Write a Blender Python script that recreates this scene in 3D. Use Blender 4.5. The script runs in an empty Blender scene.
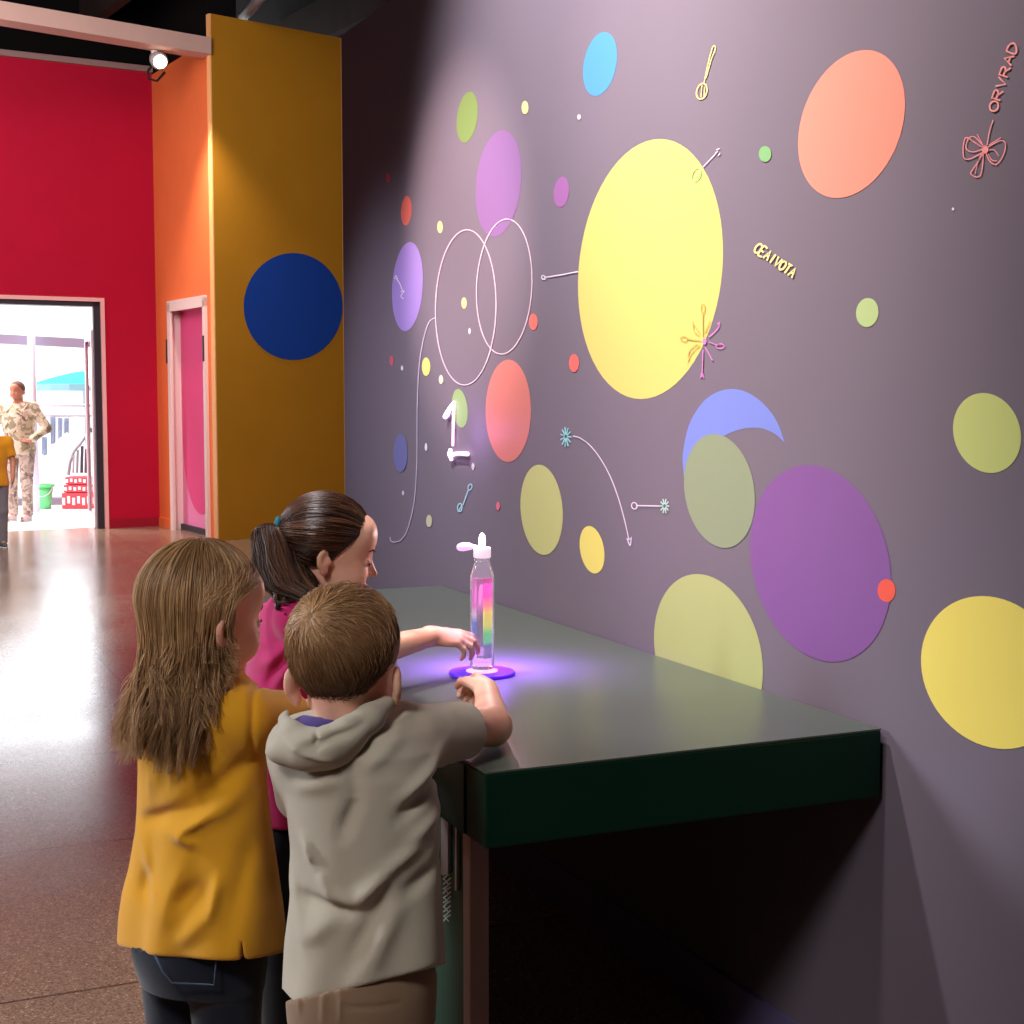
import bpy, bmesh, math, random
import numpy as np
from mathutils import Vector, Matrix
random.seed(7); np.random.seed(7)
SC = bpy.context.scene
COL = SC.collection
# ------------------------------------------------------------------ camera
F = 1500.0; PITCH = math.atan(120/1500); CAMZ = 1.45
cam_d = bpy.data.cameras.new('camera'); cam = bpy.data.objects.new('camera', cam_d); COL.objects.link(cam)
cam.location = (0, 0, CAMZ); cam.rotation_euler = (math.pi/2 - PITCH, 0, 0)
cam_d.sensor_width = 36; cam_d.lens = F/1024*36; cam_d.clip_start = .05; cam_d.clip_end = 300
SC.camera = cam
SC.view_settings.view_transform = 'Standard'; SC.view_settings.look = 'None'
SC.view_settings.exposure = 0; SC.view_settings.gamma = 1

def ray(x, y):
    a = (x-512)/F; b = (512-y)/F; c, s = math.cos(PITCH), math.sin(PITCH)
    return Vector((a, c+b*s, -s+b*c))
O = Vector((0, 0, CAMZ))
def P(x, y, Y):                        # point at depth Y seen at photo position x,y
    d = ray(x, y); return O + d*(Y/d.y)
def onz(x, y, z):
    d = ray(x, y); return O + d*((z-CAMZ)/d.z)
def onplane(x, y, p0, n):
    d = ray(x, y); return O + d*((p0-O).dot(n)/d.dot(n))
_d = ray(-155, 392); U = Vector((_d.x, _d.y, 0)).normalized()      # along the mural wall, away from the camera
N = Vector((-U.y, U.x, 0))                                        # from wall... into the room
OFF = -1.801                                                     # wall plane offset along N
def W(s, off, z): return Vector((U.x*s+N.x*off, U.y*s+N.y*off, z))
WP0 = W(0, OFF, 0)
def onwall(x, y, lift=0.0): return onplane(x, y, WP0 + N*lift, N)

# ------------------------------------------------------------------ materials
def srgb(r, g, b):
    f = lambda c: (c/255/12.92) if c/255 <= .04045 else ((c/255+.055)/1.055)**2.4
    return (f(r), f(g), f(b), 1)
def mat(name, col, rough=.6, spec=.4, metal=0, emis=None, estr=0, noise=0, nscale=8, bump=0, bscale=200, trans=0, ior=1.45, sheen=0, sub=0):
    m = bpy.data.materials.new(name); m.use_nodes = True
    nt = m.node_tree; b = nt.nodes['Principled BSDF']; L = nt.links
    b.inputs['Base Color'].default_value = col; b.inputs['Roughness'].default_value = rough
    b.inputs['Specular IOR Level'].default_value = spec; b.inputs['Metallic'].default_value = metal
    b.inputs['Transmission Weight'].default_value = trans; b.inputs['IOR'].default_value = ior
    if sheen: b.inputs['Sheen Weight'].default_value = sheen
    if sub:
        b.inputs['Subsurface Weight'].default_value = sub
        b.inputs['Subsurface Radius'].default_value = (.012, .004, .002)
        b.inputs['Subsurface Scale'].default_value = 1
    if emis: b.inputs['Emission Color'].default_value = emis; b.inputs['Emission Strength'].default_value = estr
    tc = nt.nodes.new('ShaderNodeTexCoord')
    if noise:
        n = nt.nodes.new('ShaderNodeTexNoise'); n.inputs['Scale'].default_value = nscale; n.inputs['Detail'].default_value = 5
        L.new(tc.outputs['Object'], n.inputs['Vector'])
        mx = nt.nodes.new('ShaderNodeMix'); mx.data_type = 'RGBA'; mx.blend_type = 'MULTIPLY'
        mx.inputs[0].default_value = 1
        r = nt.nodes.new('ShaderNodeMapRange'); r.inputs[1].default_value = .3; r.inputs[2].default_value = .7
        r.inputs[3].default_value = 1-noise; r.inputs[4].default_value = 1+noise*.5
        L.new(n.outputs['Fac'], r.inputs[0])
        mx.inputs[6].default_value = col
        L.new(r.outputs[0], mx.inputs[7]); L.new(mx.outputs[2], b.inputs['Base Color'])
    if bump:
        n2 = nt.nodes.new('ShaderNodeTexNoise'); n2.inputs['Scale'].default_value = bscale; n2.inputs['Detail'].default_value = 3
        L.new(tc.outputs['Object'], n2.inputs['Vector'])
        bp = nt.nodes.new('ShaderNodeBump'); bp.inputs['Strength'].default_value = bump; bp.inputs['Distance'].default_value = .002
        L.new(n2.outputs['Fac'], bp.inputs['Height']); L.new(bp.outputs[0], b.inputs['Normal'])
    return m

# ------------------------------------------------------------------ object helpers
def tag(o, label=None, cat=None, group=None, kind=None):
    if label: o['label'] = label
    if cat: o['category'] = cat
    if group: o['group'] = group
    if kind: o['kind'] = kind
    return o
def link(name, me, m, parent=None, smooth=False):
    o = bpy.data.objects.new(name, me); COL.objects.link(o)
    if m: me.materials.append(m)
    if smooth: me.polygons.foreach_set('use_smooth', [True]*len(me.polygons))
    if parent: o.parent = parent; o.matrix_parent_inverse = Matrix.Translation(-parent.location) if parent.type == 'EMPTY' else Matrix()
    return o
def obj(name, bm, m, parent=None, smooth=False):
    me = bpy.data.meshes.new(name); bmesh.ops.recalc_face_normals(bm, faces=bm.faces[:]); bm.to_mesh(me); bm.free()
    return link(name, me, m, parent, smooth)
def empty(name, loc, label, cat, group=None):
    o = bpy.data.objects.new(name, None); COL.objects.link(o); o.location = loc; o.empty_display_size = .1
    return tag(o, label, cat, group)
def hexa(bm, lo4, hi4, bevel=0):
    """solid from two quads (lists of 4 points)"""
    vs = [bm.verts.new(p) for p in list(lo4)+list(hi4)]
    fs = [bm.faces.new([vs[i] for i in q]) for q in ((0,1,2,3), (7,6,5,4), (0,4,5,1), (1,5,6,2), (2,6,7,3), (3,7,4,0))]
    if bevel:
        es = {e for f in fs for e in f.edges}
        bmesh.ops.bevel(bm, geom=list(es), offset=bevel, segments=2, affect='EDGES', profile=.6)
    return fs
def wbox(bm, s0, s1, o0, o1, z0, z1, bevel=0):     # box in the wall frame
    hexa(bm, [W(s0,o0,z0), W(s1,o0,z0), W(s1,o1,z0), W(s0,o1,z0)], [W(s0,o0,z1), W(s1,o0,z1), W(s1,o1,z1), W(s0,o1,z1)], bevel)
def slab(bm, a, b, t, z0, z1, bevel=0):            # vertical slab from a to b, thickness vector t
    a = Vector((a[0], a[1], 0)); b = Vector((b[0], b[1], 0)); t = Vector((t[0], t[1], 0))
    q = [a, b, b+t, a+t]
    hexa(bm, [p+Vector((0,0,z0)) for p in q], [p+Vector((0,0,z1)) for p in q], bevel)
def abox(bm, x0, x1, y0, y1, z0, z1, bevel=0):
    q = [Vector(p) for p in ((x0,y0,0), (x1,y0,0), (x1,y1,0), (x0,y1,0))]
    hexa(bm, [p+Vector((0,0,z0)) for p in q], [p+Vector((0,0,z1)) for p in q], bevel)
def tube(bm, pts, r, seg=8, closed=False):
    """tube along points; r number or list"""
    pts = [Vector(p) for p in pts]; n = len(pts)
    rs = r if isinstance(r, (list, tuple)) else [r]*n
    rings = []; prev = None
    for i, p in enumerate(pts):
        if closed: d = pts[(i+1) % n]-pts[i-1]
        else: d = pts[min(i+1, n-1)]-pts[max(i-1, 0)]
        d.normalize()
        if prev is None:
            a = Vector((0,0,1)) if abs(d.z) < .9 else Vector((1,0,0))
            x = d.cross(a).normalized()
        else:
            x = prev - d*prev.dot(d); x.normalize()
        prev = x; y = d.cross(x)
        rings.append([bm.verts.new(p + (x*math.cos(2*math.pi*k/seg)+y*math.sin(2*math.pi*k/seg))*rs[i]) for k in range(seg)])
    m = n if closed else n-1
    for i in range(m):
        A, B = rings[i], rings[(i+1) % n]
        for k in range(seg): bm.faces.new((A[k], A[(k+1) % seg], B[(k+1) % seg], B[k]))
    if not closed:
        bm.faces.new(rings[0][::-1]); bm.faces.new(rings[-1])
def lathe(bm, prof, c, seg=32, cap=True, axis=None):
    """prof list of (r,z) around vertical axis at c"""
    c = Vector(c); rings = []
    for r, z in prof:
        rings.append([bm.verts.new(c+Vector((r*math.cos(2*math.pi*k/seg), r*math.sin(2*math.pi*k/seg), z))) for k in range(seg)])
    for A, B in zip(rings, rings[1:]):
        for k in range(seg): bm.faces.new((A[k], A[(k+1) % seg], B[(k+1) % seg], B[k]))
    if cap: bm.faces.new(rings[0][::-1]); bm.faces.new(rings[-1])
def struct(name, bm, m, parent=None, kind='structure'):
    o = obj(name, bm, m, parent)
    if not parent: o['kind'] = kind
    return o

# ------------------------------------------------------------------ floor
fm = bpy.data.materials.new('speckled_terrazzo'); fm.use_nodes = True
nt = fm.node_tree; b = nt.nodes['Principled BSDF']; L = nt.links
tc = nt.nodes.new('ShaderNodeTexCoord')
mp = nt.nodes.new('ShaderNodeMapping'); mp.inputs['Rotation'].default_value = (0, 0, -math.atan2(U.y, U.x)); L.new(tc.outputs['Object'], mp.inputs[0])
vo = nt.nodes.new('ShaderNodeTexVoronoi'); vo.inputs['Scale'].default_value = 210; L.new(tc.outputs['Object'], vo.inputs['Vector'])
cr = nt.nodes.new('ShaderNodeValToRGB'); L.new(vo.outputs['Color'], cr.inputs[0])
cr.color_ramp.elements[0].color = srgb(84, 64, 54); cr.color_ramp.elements[1].color = srgb(214, 178, 146)
e = cr.color_ramp.elements.new(.5); e.color = srgb(142, 114, 96)
e = cr.color_ramp.elements.new(.8); e.color = srgb(154, 124, 104)
bk = nt.nodes.new('ShaderNodeTexBrick'); bk.offset = 0; bk.inputs['Scale'].default_value = 1
bk.inputs['Brick Width'].default_value = 1.22; bk.inputs['Row Height'].default_value = 1.22; bk.inputs['Mortar Size'].default_value = .006
bk.inputs['Color1'].default_value = (1,1,1,1); bk.inputs['Color2'].default_value = (.93,.93,.95,1); bk.inputs['Mortar'].default_value = (.35,.32,.32,1)
L.new(mp.outputs[0], bk.inputs['Vector'])
mx = nt.nodes.new('ShaderNodeMix'); mx.data_type = 'RGBA'; mx.blend_type = 'MULTIPLY'; mx.inputs[0].default_value = 1
L.new(cr.outputs[0], mx.inputs[6]); L.new(bk.outputs['Color'], mx.inputs[7]); L.new(mx.outputs[2], b.inputs['Base Color'])
nz = nt.nodes.new('ShaderNodeTexNoise'); nz.inputs['Scale'].default_value = 1.3; nz.inputs['Detail'].default_value = 6; L.new(tc.outputs['Object'], nz.inputs['Vector'])
mr = nt.nodes.new('ShaderNodeMapRange'); mr.inputs[1].default_value = .3; mr.inputs[2].default_value = .7; mr.inputs[3].default_value = .17; mr.inputs[4].default_value = .24
L.new(nz.outputs['Fac'], mr.inputs[0]); L.new(mr.outputs[0], b.inputs['Roughness']); b.inputs['Specular IOR Level'].default_value = .42
bp = nt.nodes.new('ShaderNodeBump'); bp.inputs['Strength'].default_value = .02; bp.inputs['Distance'].default_value = .002
L.new(vo.outputs['Distance'], bp.inputs['Height']); L.new(bp.outputs[0], b.inputs['Normal'])

# ------------------------------------------------------------------ far walls
M_red = mat('red_wall_paint', srgb(178, 16, 50), .75, .15, noise=.05, nscale=2)
M_orange = mat('orange_wall_paint', srgb(240, 118, 66), .6, .3, noise=.05, nscale=2)
M_must = mat('mustard_panel_paint', srgb(176, 118, 26), .6, .3, noise=.06, nscale=2)
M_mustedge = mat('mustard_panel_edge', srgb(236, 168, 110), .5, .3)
M_blue = mat('blue_spot_paint', srgb(22, 62, 150), .6, .3)
M_trimw = mat('white_trim_paint', srgb(232, 205, 200), .5, .3)
M_black = mat('black_ceiling_paint', srgb(13, 11, 12), .9, .1)
M_joist = mat('dark_joist_wood', srgb(38, 27, 26), .8, .2, noise=.3, nscale=4)
M_beam = mat('painted_beam', srgb(204, 162, 152), .7, .2, noise=.06, nscale=3)
M_dark = mat('dark_jamb_metal', srgb(52, 44, 54), .5, .4)
CR = onz(160, 526, 0); CO = onz(218, 541, 0)               # red/orange corner, orange/mustard corner
dr = ray(3000, 392); DR = Vector((dr.x, dr.y, 0)).normalized()   # red wall direction (to the viewer's right)
NR = Vector((DR.y, -DR.x, 0))                              # towards the room
HC = 5.6
def onred(x, y): return onplane(x, y, CR, NR)
# opening for the glass entrance
def red_s(x): return (onred(x, 450)-CR).dot(DR)
s_r = red_s(104.5); s_l = s_r - 2.3
z_top = onred(104, 302).z
LEFT = -7.5; HR = 4.88
bm = bmesh.new(); T = -NR*.22
pt = lambda s: CR + DR*s
slab(bm, pt(s_r), pt(.0), T, 0, HR); slab(bm, pt(LEFT), pt(s_l), T, 0, HR); slab(bm, pt(s_l), pt(s_r), T, z_top, HR)
struct('wall_back', bm, M_red)
bm = bmesh.new(); slab(bm, pt(LEFT), pt(.3), T, HR+.002, HC); struct('wall_upper', bm, M_black)
M_redbase = mat('red_baseboard', srgb(150, 14, 40), .6, .3)
bm = bmesh.new(); slab(bm, pt(s_r), pt(0), NR*.015, 0, .1); struct('baseboard_back', bm, M_redbase)
# orange wall with recessed pink door
DO = (CO-CR); LO = DO.length; DO.normalize(); NO = Vector((DO.y, -DO.x, 0))
if NO.x > 0: NO = -NO
def on_or(x, y): return onplane(x, y, CR, NO)
a0 = (on_or(172, 450)-CR).dot(DO); a1 = (on_or(209.5, 450)-CR).dot(DO); zt = on_or(172, 303).z
qt = lambda s: CR + DO*s
TO = -NO*.28
bm = bmesh.new(); slab(bm, qt(-.2), qt(a0), TO, 0, 4.8); slab(bm, qt(a1), qt(LO-.05), TO, 0, 4.8); slab(bm, qt(a0), qt(a1), TO, zt, 4.8)
struct('wall_side', bm, M_orange)
bm = bmesh.new(); slab(bm, qt(-.2), qt(LO-.05), TO, 4.802, HC); struct('wall_side_upper', bm, M_black)
bm = bmesh.new(); slab(bm, qt(-.0), qt(a0), NO*.015, 0, .1); struct('baseboard_side', bm, M_orange)
# far-door casing + pink door
D = empty('door_2', qt((a0+a1)/2), 'pink door with a darker petal shape, white frame, in orange wall', 'door'); D['kind'] = 'structure'
M_pink = mat('pink_door_paint', srgb(235, 130, 178), .45, .4); M_pinkd = mat('deep_pink_paint', srgb(226, 70, 130), .45, .4)
bm = bmesh.new()
slab(bm, qt(a0), qt(a0+.09), NO*.03+TO*0, 0, zt+.0); slab(bm, qt(a1-.07), qt(a1), NO*.03, 0, zt); slab(bm, qt(a0), qt(a1), NO*.03, zt-.09, zt+.02)
slab(bm, qt(a0+.0)+TO*1.0, qt(a0+.02)+TO*1.0, -TO*.99, 0, zt-.02); slab(bm, qt(a1-.02)+TO, qt(a1)+TO, -TO*.99, 0, zt-.02); slab(bm, qt(a0)+TO, qt(a1)+TO, -TO*.99, zt-.04, zt-.02)
obj('door_frame', bm, M_trimw, D)
bm = bmesh.new(); slab(bm, qt(a0+.02)-NO*.105, qt(a1-.02)-NO*.105, -NO*.04, .06, zt-.05); obj('door_panel', bm, M_pink, D)
bm = bmesh.new(); vs = []
w2 = (a1-a0)/2-.05; cs = (a0+a1)/2
pts = [(cs+w2*math.cos(t), .95+.75*math.sin(t)) for t in [math.pi+math.pi*k/24 for k in range(25)]] + [(cs+w2, zt-.08), (cs-w2, zt-.08)]
bm.faces.new([bm.verts.new(qt(s)-NO*.102+Vector((0,0,z))) for s, z in pts]); o = obj('door_petal', bm, M_pinkd, D); o['label'] = 'deep pink rounded petal on the door'
bm = bmesh.new(); slab(bm, qt(a1-.2)-NO*.10, qt(a1-.13)-NO*.10, NO*.04, 1.02, 1.18, .006); obj('door_handle', bm, mat('white_handle', srgb(245,240,240), .3), D)
bm = bmesh.new(); slab(bm, qt(a0+.02)-NO*.105, qt(a1-.02)-NO*.105, NO*.03, 0, .06); obj('door_sill', bm, M_dark, D)
bm = bmesh.new()
slab(bm, qt(a0-.09), qt(a0-.05), NO*.02, 1.75, 2.0)
obj('door_hinge', bm, M_dark, D)
bm = bmesh.new(); slab(bm, qt(a1-.05)+NO*.03, qt(a1-.02)+NO*.03, NO*.01, 1.75, 2.0); obj('door_hinge', bm, M_dark, D)
# wall behind so the recess is closed
# mustard standing wall panel with blue painted spot
dm = ray(2234, 392); DM = Vector((dm.x, dm.y, 0)).normalized(); NM = Vector((DM.y, -DM.x, 0))
ML = onz(219, 541, 0)
def on_mu(x, y): return onplane(x, y, ML, NM)
wM = (on_mu(343, 300)-ML).dot(DM); hM = on_mu(219, 15).z
mt_ = lambda s: ML + DM*s
bm = bmesh.new(); slab(bm, mt_(0), mt_(wM), -NM*.07, 0, hM); MW = struct('wall_panel', bm, M_must)
tag(MW, 'tall mustard yellow wall panel with a blue spot', None)
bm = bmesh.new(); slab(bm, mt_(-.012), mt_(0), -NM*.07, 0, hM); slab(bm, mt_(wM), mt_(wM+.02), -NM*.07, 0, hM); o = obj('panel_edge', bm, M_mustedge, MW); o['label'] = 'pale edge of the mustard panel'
bm = bmesh.new(); pts = []
for k in range(64):
    t = 2*math.pi*k/64; x = 293+49.5*math.cos(t); y = 306.5+53.5*math.sin(t)
    q = on_mu(x, y); s = min((q-ML).dot(DM), wM-.004); pts.append(ML+DM*s+NM*.003+Vector((0,0,q.z)))
bm.faces.new([bm.verts.new(p) for p in pts]); o = obj('painted_circle', bm, M_blue, MW); o['label'] = 'large dark blue painted circle'

# ------------------------------------------------------------------ rest of the shell
M_greyw = mat('grey_room_wall', srgb(120, 112, 118), .8, .2)
bm = bmesh.new(); abox(bm, -9.6, -9.4, -5, 13, 0, HC); struct('wall_left', bm, M_greyw)
bm = bmesh.new(); abox(bm, -9.5, 4.5, -5.2, -5, 0, HC); struct('wall_rear', bm, M_greyw)
bm = bmesh.new(); abox(bm, 4.4, 4.6, -5, 19, 0, HC); struct('wall_right', bm, M_black)
bm = bmesh.new(); abox(bm, -2.6, 4.5, 18.6, 18.8, 0, HC); struct('wall_far', bm, M_black)
bm = bmesh.new()
q = [Vector((-9.6,-5.2,0)), Vector((4.6,-5.2,0)), Vector((4.6,18.8,0)), Vector((-2.6,18.8,0)), CR-NR*.22, pt(LEFT)-NR*.22]
hexv0 = [bm.verts.new(p+Vector((0,0,HC))) if p.z == 0 else bm.verts.new(p) for p in q]
hexv1 = [bm.verts.new(Vector((p.x,p.y,HC+.2))) for p in q]
bm.faces.new(hexv0); bm.faces.new(hexv1)
for i in range(6): bm.faces.new((hexv0[i], hexv0[(i+1)%6], hexv1[(i+1)%6], hexv1[i]))
struct('ceiling', bm, M_black)
bm = bmesh.new(); q[4] = pt(0)-NR*.22; q[5] = pt(LEFT)-NR*.22
f0 = [bm.verts.new(Vector((p.x, p.y, 0))) for p in q]; f1 = [bm.verts.new(Vector((p.x, p.y, -.2))) for p in q]
bm.faces.new(f0); bm.faces.new(f1)
for i in range(6): bm.faces.new((f0[i], f0[(i+1)%6], f1[(i+1)%6], f1[i]))
struct('floor', bm, fm)
# ceiling beam (pale), joists, pipe
bL = P(-60, -8, 13.6); bR = on_mu(214, 47)
def zat(x, y, Y): return P(x, y, Y).z
A = P(214, 38, 14.55); B = P(214, 54.5, 14.55)
zb0, zb1 = B.z, A.z
d0 = DR
bm = bmesh.new()
d0 = DM; e0 = Vector((A.x, A.y, 0))-d0*.03; sl = -d0*9
slab(bm, e0+sl, e0, -NR*.25, zb0, zb1)
bo = struct('trim_1', bm, M_beam); tag(bo, 'pale painted ceiling beam ending at the mustard panel', None)
k = 0
for s in (-6.9, -4.6, -2.3, .0, 2.3, 4.6):
    bm = bmesh.new(); c = CR + DR*(s+1.55)
    wd = DR*.11
    slab(bm, c-NR*.2, c+NR*7.5-DO*0, wd, HC-.42, HC); k += 1
    struct('trim_%d' % (k+1), bm, M_joist)
bm = bmesh.new(); slab(bm, pt(LEFT), pt(0), NR*.05, 4.82, 4.88); struct('trim_9', bm, mat('pale_cornice', srgb(150, 120, 118), .7))
bm = bmesh.new(); p0 = P(190, -3, 13.6); 
slab(bm, p0, p0+DR*3.2, NR*.9, HC-.1, HC-.02); struct('trim_10', bm, mat('ceiling_slats', srgb(120, 92, 84), .8, noise=.5, nscale=30))
M_pipe = mat('grey_ceiling_pipe', srgb(90, 84, 88), .5)
bm = bmesh.new(); q0 = P(243, 17, 15.2); q1 = P(272, -14, 12.8); tube(bm, [q0, q1], .05, 10)
o = obj('ceiling_pipe', bm, M_pipe, smooth=True); tag(o, 'grey pipe crossing the dark ceiling above the mustard panel', 'pipe')

# track spotlight on the beam
SP = P(160.5, 62, 14.35)
top = P(152, 48, 14.4)
R_ = empty('track_spotlight', top, 'small lit track spotlight hanging from the pale ceiling beam', 'spotlight')
aim = (P(213, 110, 14.5)-SP).normalized()
bm = bmesh.new(); tube(bm, [P(153, 47, 14.4), P(157, 57, 14.4)], .035, 8); obj('arm', bm, M_trimw, R_)
bm = bmesh.new()
back = SP - Vector((.05,-.28,.05)).normalized()*0
dirv = (O-SP).normalized()*.75 + Vector((.6,0,-.5))*.5; dirv.normalize()
tube(bm, [SP-dirv*.19, SP-dirv*.1, SP-dirv*.02], [.045, .075, .082], 20); obj('lamp_housing', bm, mat('grey_housing', srgb(150,140,136), .4, .5), R_, True)
bm = bmesh.new(); tube(bm, [SP-dirv*.019, SP+dirv*.002], .062, 20)
obj('lamp_lens', bm, mat('lit_lens', (1,.9,.75,1), .4, emis=(1,.9,.72,1), estr=9), R_, True)
bm = bmesh.new(); tube(bm, [P(155, 62, 14.5), P(148, 71, 14.5), P(149, 79, 14.5), P(157, 81, 14.5), P(165, 72, 14.5)], .012, 6); obj('cable', bm, M_joist, R_, True)

# ------------------------------------------------------------------ entrance (door_1) with outward-swung leaf
D1 = empty('door_1', pt(s_r), 'open glazed entrance with dark jamb in the red wall', 'door'); D1['kind'] = 'structure'
M_pale = mat('pale_pink_trim', srgb(238, 178, 176), .5, .3)
bm = bmesh.new(); slab(bm, pt(s_r-.015), pt(s_r+.025), NR*.03, 0, z_top+.04); slab(bm, pt(s_l-.03), pt(s_r-.015), NR*.03, z_top, z_top+.04); slab(bm, pt(s_l-.03), pt(s_l+.015), NR*.03, 0, z_top)
obj('casing', bm, M_pale, D1)
bm = bmesh.new(); slab(bm, pt(s_r-.085), pt(s_r-.015), -NR*.05, 0, z_top); slab(bm, pt(s_l), pt(s_l+.1), -NR*.22, 0, z_top); slab(bm, pt(s_l), pt(s_r), -NR*.22, z_top-.05, z_top)
obj('jamb', bm, M_dark, D1)
M_leaf = mat('pale_door_metal', srgb(236, 196, 206), .4, .4)
M_gl = mat('door_glass', (.97, .98, 1, 1), .02, .5, trans=1, ior=1.02)
h0 = pt(s_r-.10)-NR*.07; zt1 = P(90, 331, 16.2).z
lv = (P(88, 520, 16.9)-h0); lv.z = 0; lv.normalize()
bm = bmesh.new(); th = Vector((lv.y, -lv.x, 0))*.045
for s0, s1 in ((0, .07), (.93, 1.0)): slab(bm, h0+lv*s0, h0+lv*s1, th, .02, zt1)
for z0, z1 in ((.02, .12), (zt1-.1, zt1)): slab(bm, h0+lv*.07, h0+lv*.93, th, z0, z1)
lf = obj('door_leaf', bm, M_leaf, D1)
bm = bmesh.new(); slab(bm, h0+lv*.07+th*.4, h0+lv*.93+th*.4, th*.2, .12, zt1-.1); obj('glass_pane', bm, M_gl, D1)
bm = bmesh.new(); slab(bm, h0+lv*.9+th, h0+lv*.95+th, th*1.2, 1.0, 1.05); obj('door_handle', bm, M_dark, D1)

# ------------------------------------------------------------------ outside courtyard
M_pave = mat('bright_paving', srgb(225, 225, 228), .7, .3, noise=.06, nscale=1)
M_outw = mat('white_outside_wall', srgb(248, 247, 246), .8, .2)
M_lav = mat('lavender_steel', srgb(150, 148, 172), .6, .3)
M_rail = mat('white_rail_paint', srgb(205, 200, 212), .5, .3)
bm = bmesh.new(); abox(bm, -26, -2.9, 19.0, 40, -.2, -.002)
q = [pt(-12)-NR*.22, pt(.6)-NR*.22, Vector((-2.9,19,0)), Vector((-26,19,0))]
hexa(bm, [Vector((p.x,p.y,-.2)) for p in q], [Vector((p.x,p.y,-.002)) for p in q])
o = struct('ground', bm, M_pave)
bm = bmesh.new(); slab(bm, Vector((-26,31,0)), Vector((2,35.5,0)), Vector((0,.3,0)), 0, 9); o = struct('wall_courtyard', bm, M_outw); tag(o, 'overexposed white building wall across the courtyard')
# canopy frame: post + cross bar
CF = empty('canopy_frame', P(31, 505, 18.6), 'lavender steel canopy frame outside the entrance, post and cross bar', 'frame')
bm = bmesh.new(); tube(bm, [Vector((P(31.5,331,18.2).x, 18.2, 0)), P(31, 331, 18.2)], .045, 10); obj('post', bm, M_rail, CF, True)
bm = bmesh.new(); aL = P(-60, 331, 18.2); aR = P(92, 339, 18.5)
hh = Vector((0,0,.115)); tt = Vector((0,.1,0))
hexa(bm, [aL-hh, aR-hh, aR-hh+tt, aL-hh+tt], [aL, aR, aR+tt, aL+tt]); obj('cross_bar', bm, M_lav, CF)
# far sign lettering on the white wall: pale raised glyph bars
SG = empty('wall_sign', P(55, 306, 31.5), 'faded grey raised lettering high on the white courtyard wall', 'sign')
M_sign = mat('faded_sign', srgb(168, 170, 190), .7)
for gi, x in enumerate((41, 47, 53, 58.5, 64, 69.5)):
    bm = bmesh.new()
    Yw = 31 + (P(x, 306, 31.8).x+26)*4.5/28 - .04
    g = lambda a, b: P(x+a, 306+b, Yw)
    if gi in (2, 3): tube(bm, [g(0,-4), g(0,4)], .045, 6)
    else:
        tube(bm, [g(-1.8,-4), g(-1.8,1.5), g(-1,3.4), g(.6,3.4), g(1.6,1.5), g(1.8,-4)], .045, 6)
        if gi in (0, 1, 5): tube(bm, [g(-1.6,-.2), g(1.6,-.2)], .035, 6)
    obj('letter', bm, M_sign, SG)
# railing
RL = empty('railing', P(60, 507, 19.6), 'white metal railing with thin bars behind the green bucket', 'railing')
yr = 19.6
for yy, rr in ((405, .022), (415, .022), (499.5, .02)):
    bm = bmesh.new(); tube(bm, [P(-40, yy-.8, yr), P(100, yy+.6, yr)], rr, 8); obj('rail', bm, M_rail, RL, True)
M_bar = mat('white_bar', srgb(238,238,242), .5)
for x in range(-36, 100, 5):
    bm = bmesh.new(); tube(bm, [P(x, 405, yr), P(x, 503, yr)], .009, 6); obj('bar', bm, M_bar, RL)
bm = bmesh.new(); kk = onz(-40, 507, 0); k2 = onz(100, 504, 0)
slab(bm, kk, k2, (0,.35,0), 0, .09); struct('trim_11', bm, mat('dark_kerb', srgb(128, 120, 132), .7))
# grey cloths hung on the railing
M_cloth = mat('grey_blue_cloth', srgb(128, 134, 156), .9, .1, noise=.15, nscale=12)
for i, (x0, x1, y0, y1, nm) in enumerate(((41.5, 47, 437, 454, 'short pale grey cloth hung lowest on the white railing'), (50, 56, 417, 443, 'long slate cloth hung on the white railing beside the man'),
                            (57.5, 63, 418, 438, 'middle slate cloth on the white railing'), (64.5, 69, 418, 434, 'shortest slate cloth on the white railing, beside the crates'))):
    bm = bmesh.new(); n = 6; top_ = []; bot_ = []
    for k in range(n+1):
        t = k/n; x = x0+(x1-x0)*t; dy = .03*math.sin(t*9+i)
        top_.append(bm.verts.new(P(x, y0, yr-.04)+Vector((0, dy*.3, 0)))); bot_.append(bm.verts.new(P(x, y1+1.5*math.sin(t*3+i), yr-.04)+Vector((0, dy, 0))))
    for k in range(n): bm.faces.new((top_[k], top_[k+1], bot_[k+1], bot_[k]))
    bmesh.ops.solidify(bm, geom=bm.faces[:], thickness=.006)
    o = obj('hanging_cloth', bm, M_cloth, smooth=True); tag(o, nm, 'cloth', 'grey cloths on the courtyard railing')
# bucket
BC = onz(44.5, 508.5, 0)
BK = empty('bucket', BC, 'pale green plastic bucket on the paving behind the standing man', 'bucket')
M_grn = mat('green_plastic', srgb(112, 214, 138), .45, .4)
hb = P(45, 484, BC.y).z
bm = bmesh.new(); lathe(bm, [(.080,0), (.112,hb-.03), (.106,hb-.03), (.075,.01)], BC, 24, cap=False); bm.faces.new([v for v in bm.verts if abs((v.co-BC).z) < 1e-6][::-1]); obj('tub', bm, M_grn, BK, True)
bm = bmesh.new(); lathe(bm, [(.109,hb-.035), (.130,hb-.035), (.132,hb), (.109,hb)], BC, 24, cap=False); obj('rim', bm, M_grn, BK, True)
bm = bmesh.new(); tube(bm, [BC+Vector((-.0+.122*math.cos(t), -.07*abs(math.sin(t))-.05, hb-.03-.12*math.sin(t))) for t in [math.pi*k/10 for k in range(11)]], .006, 6); obj('handle', bm, M_rail, BK, True)
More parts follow.
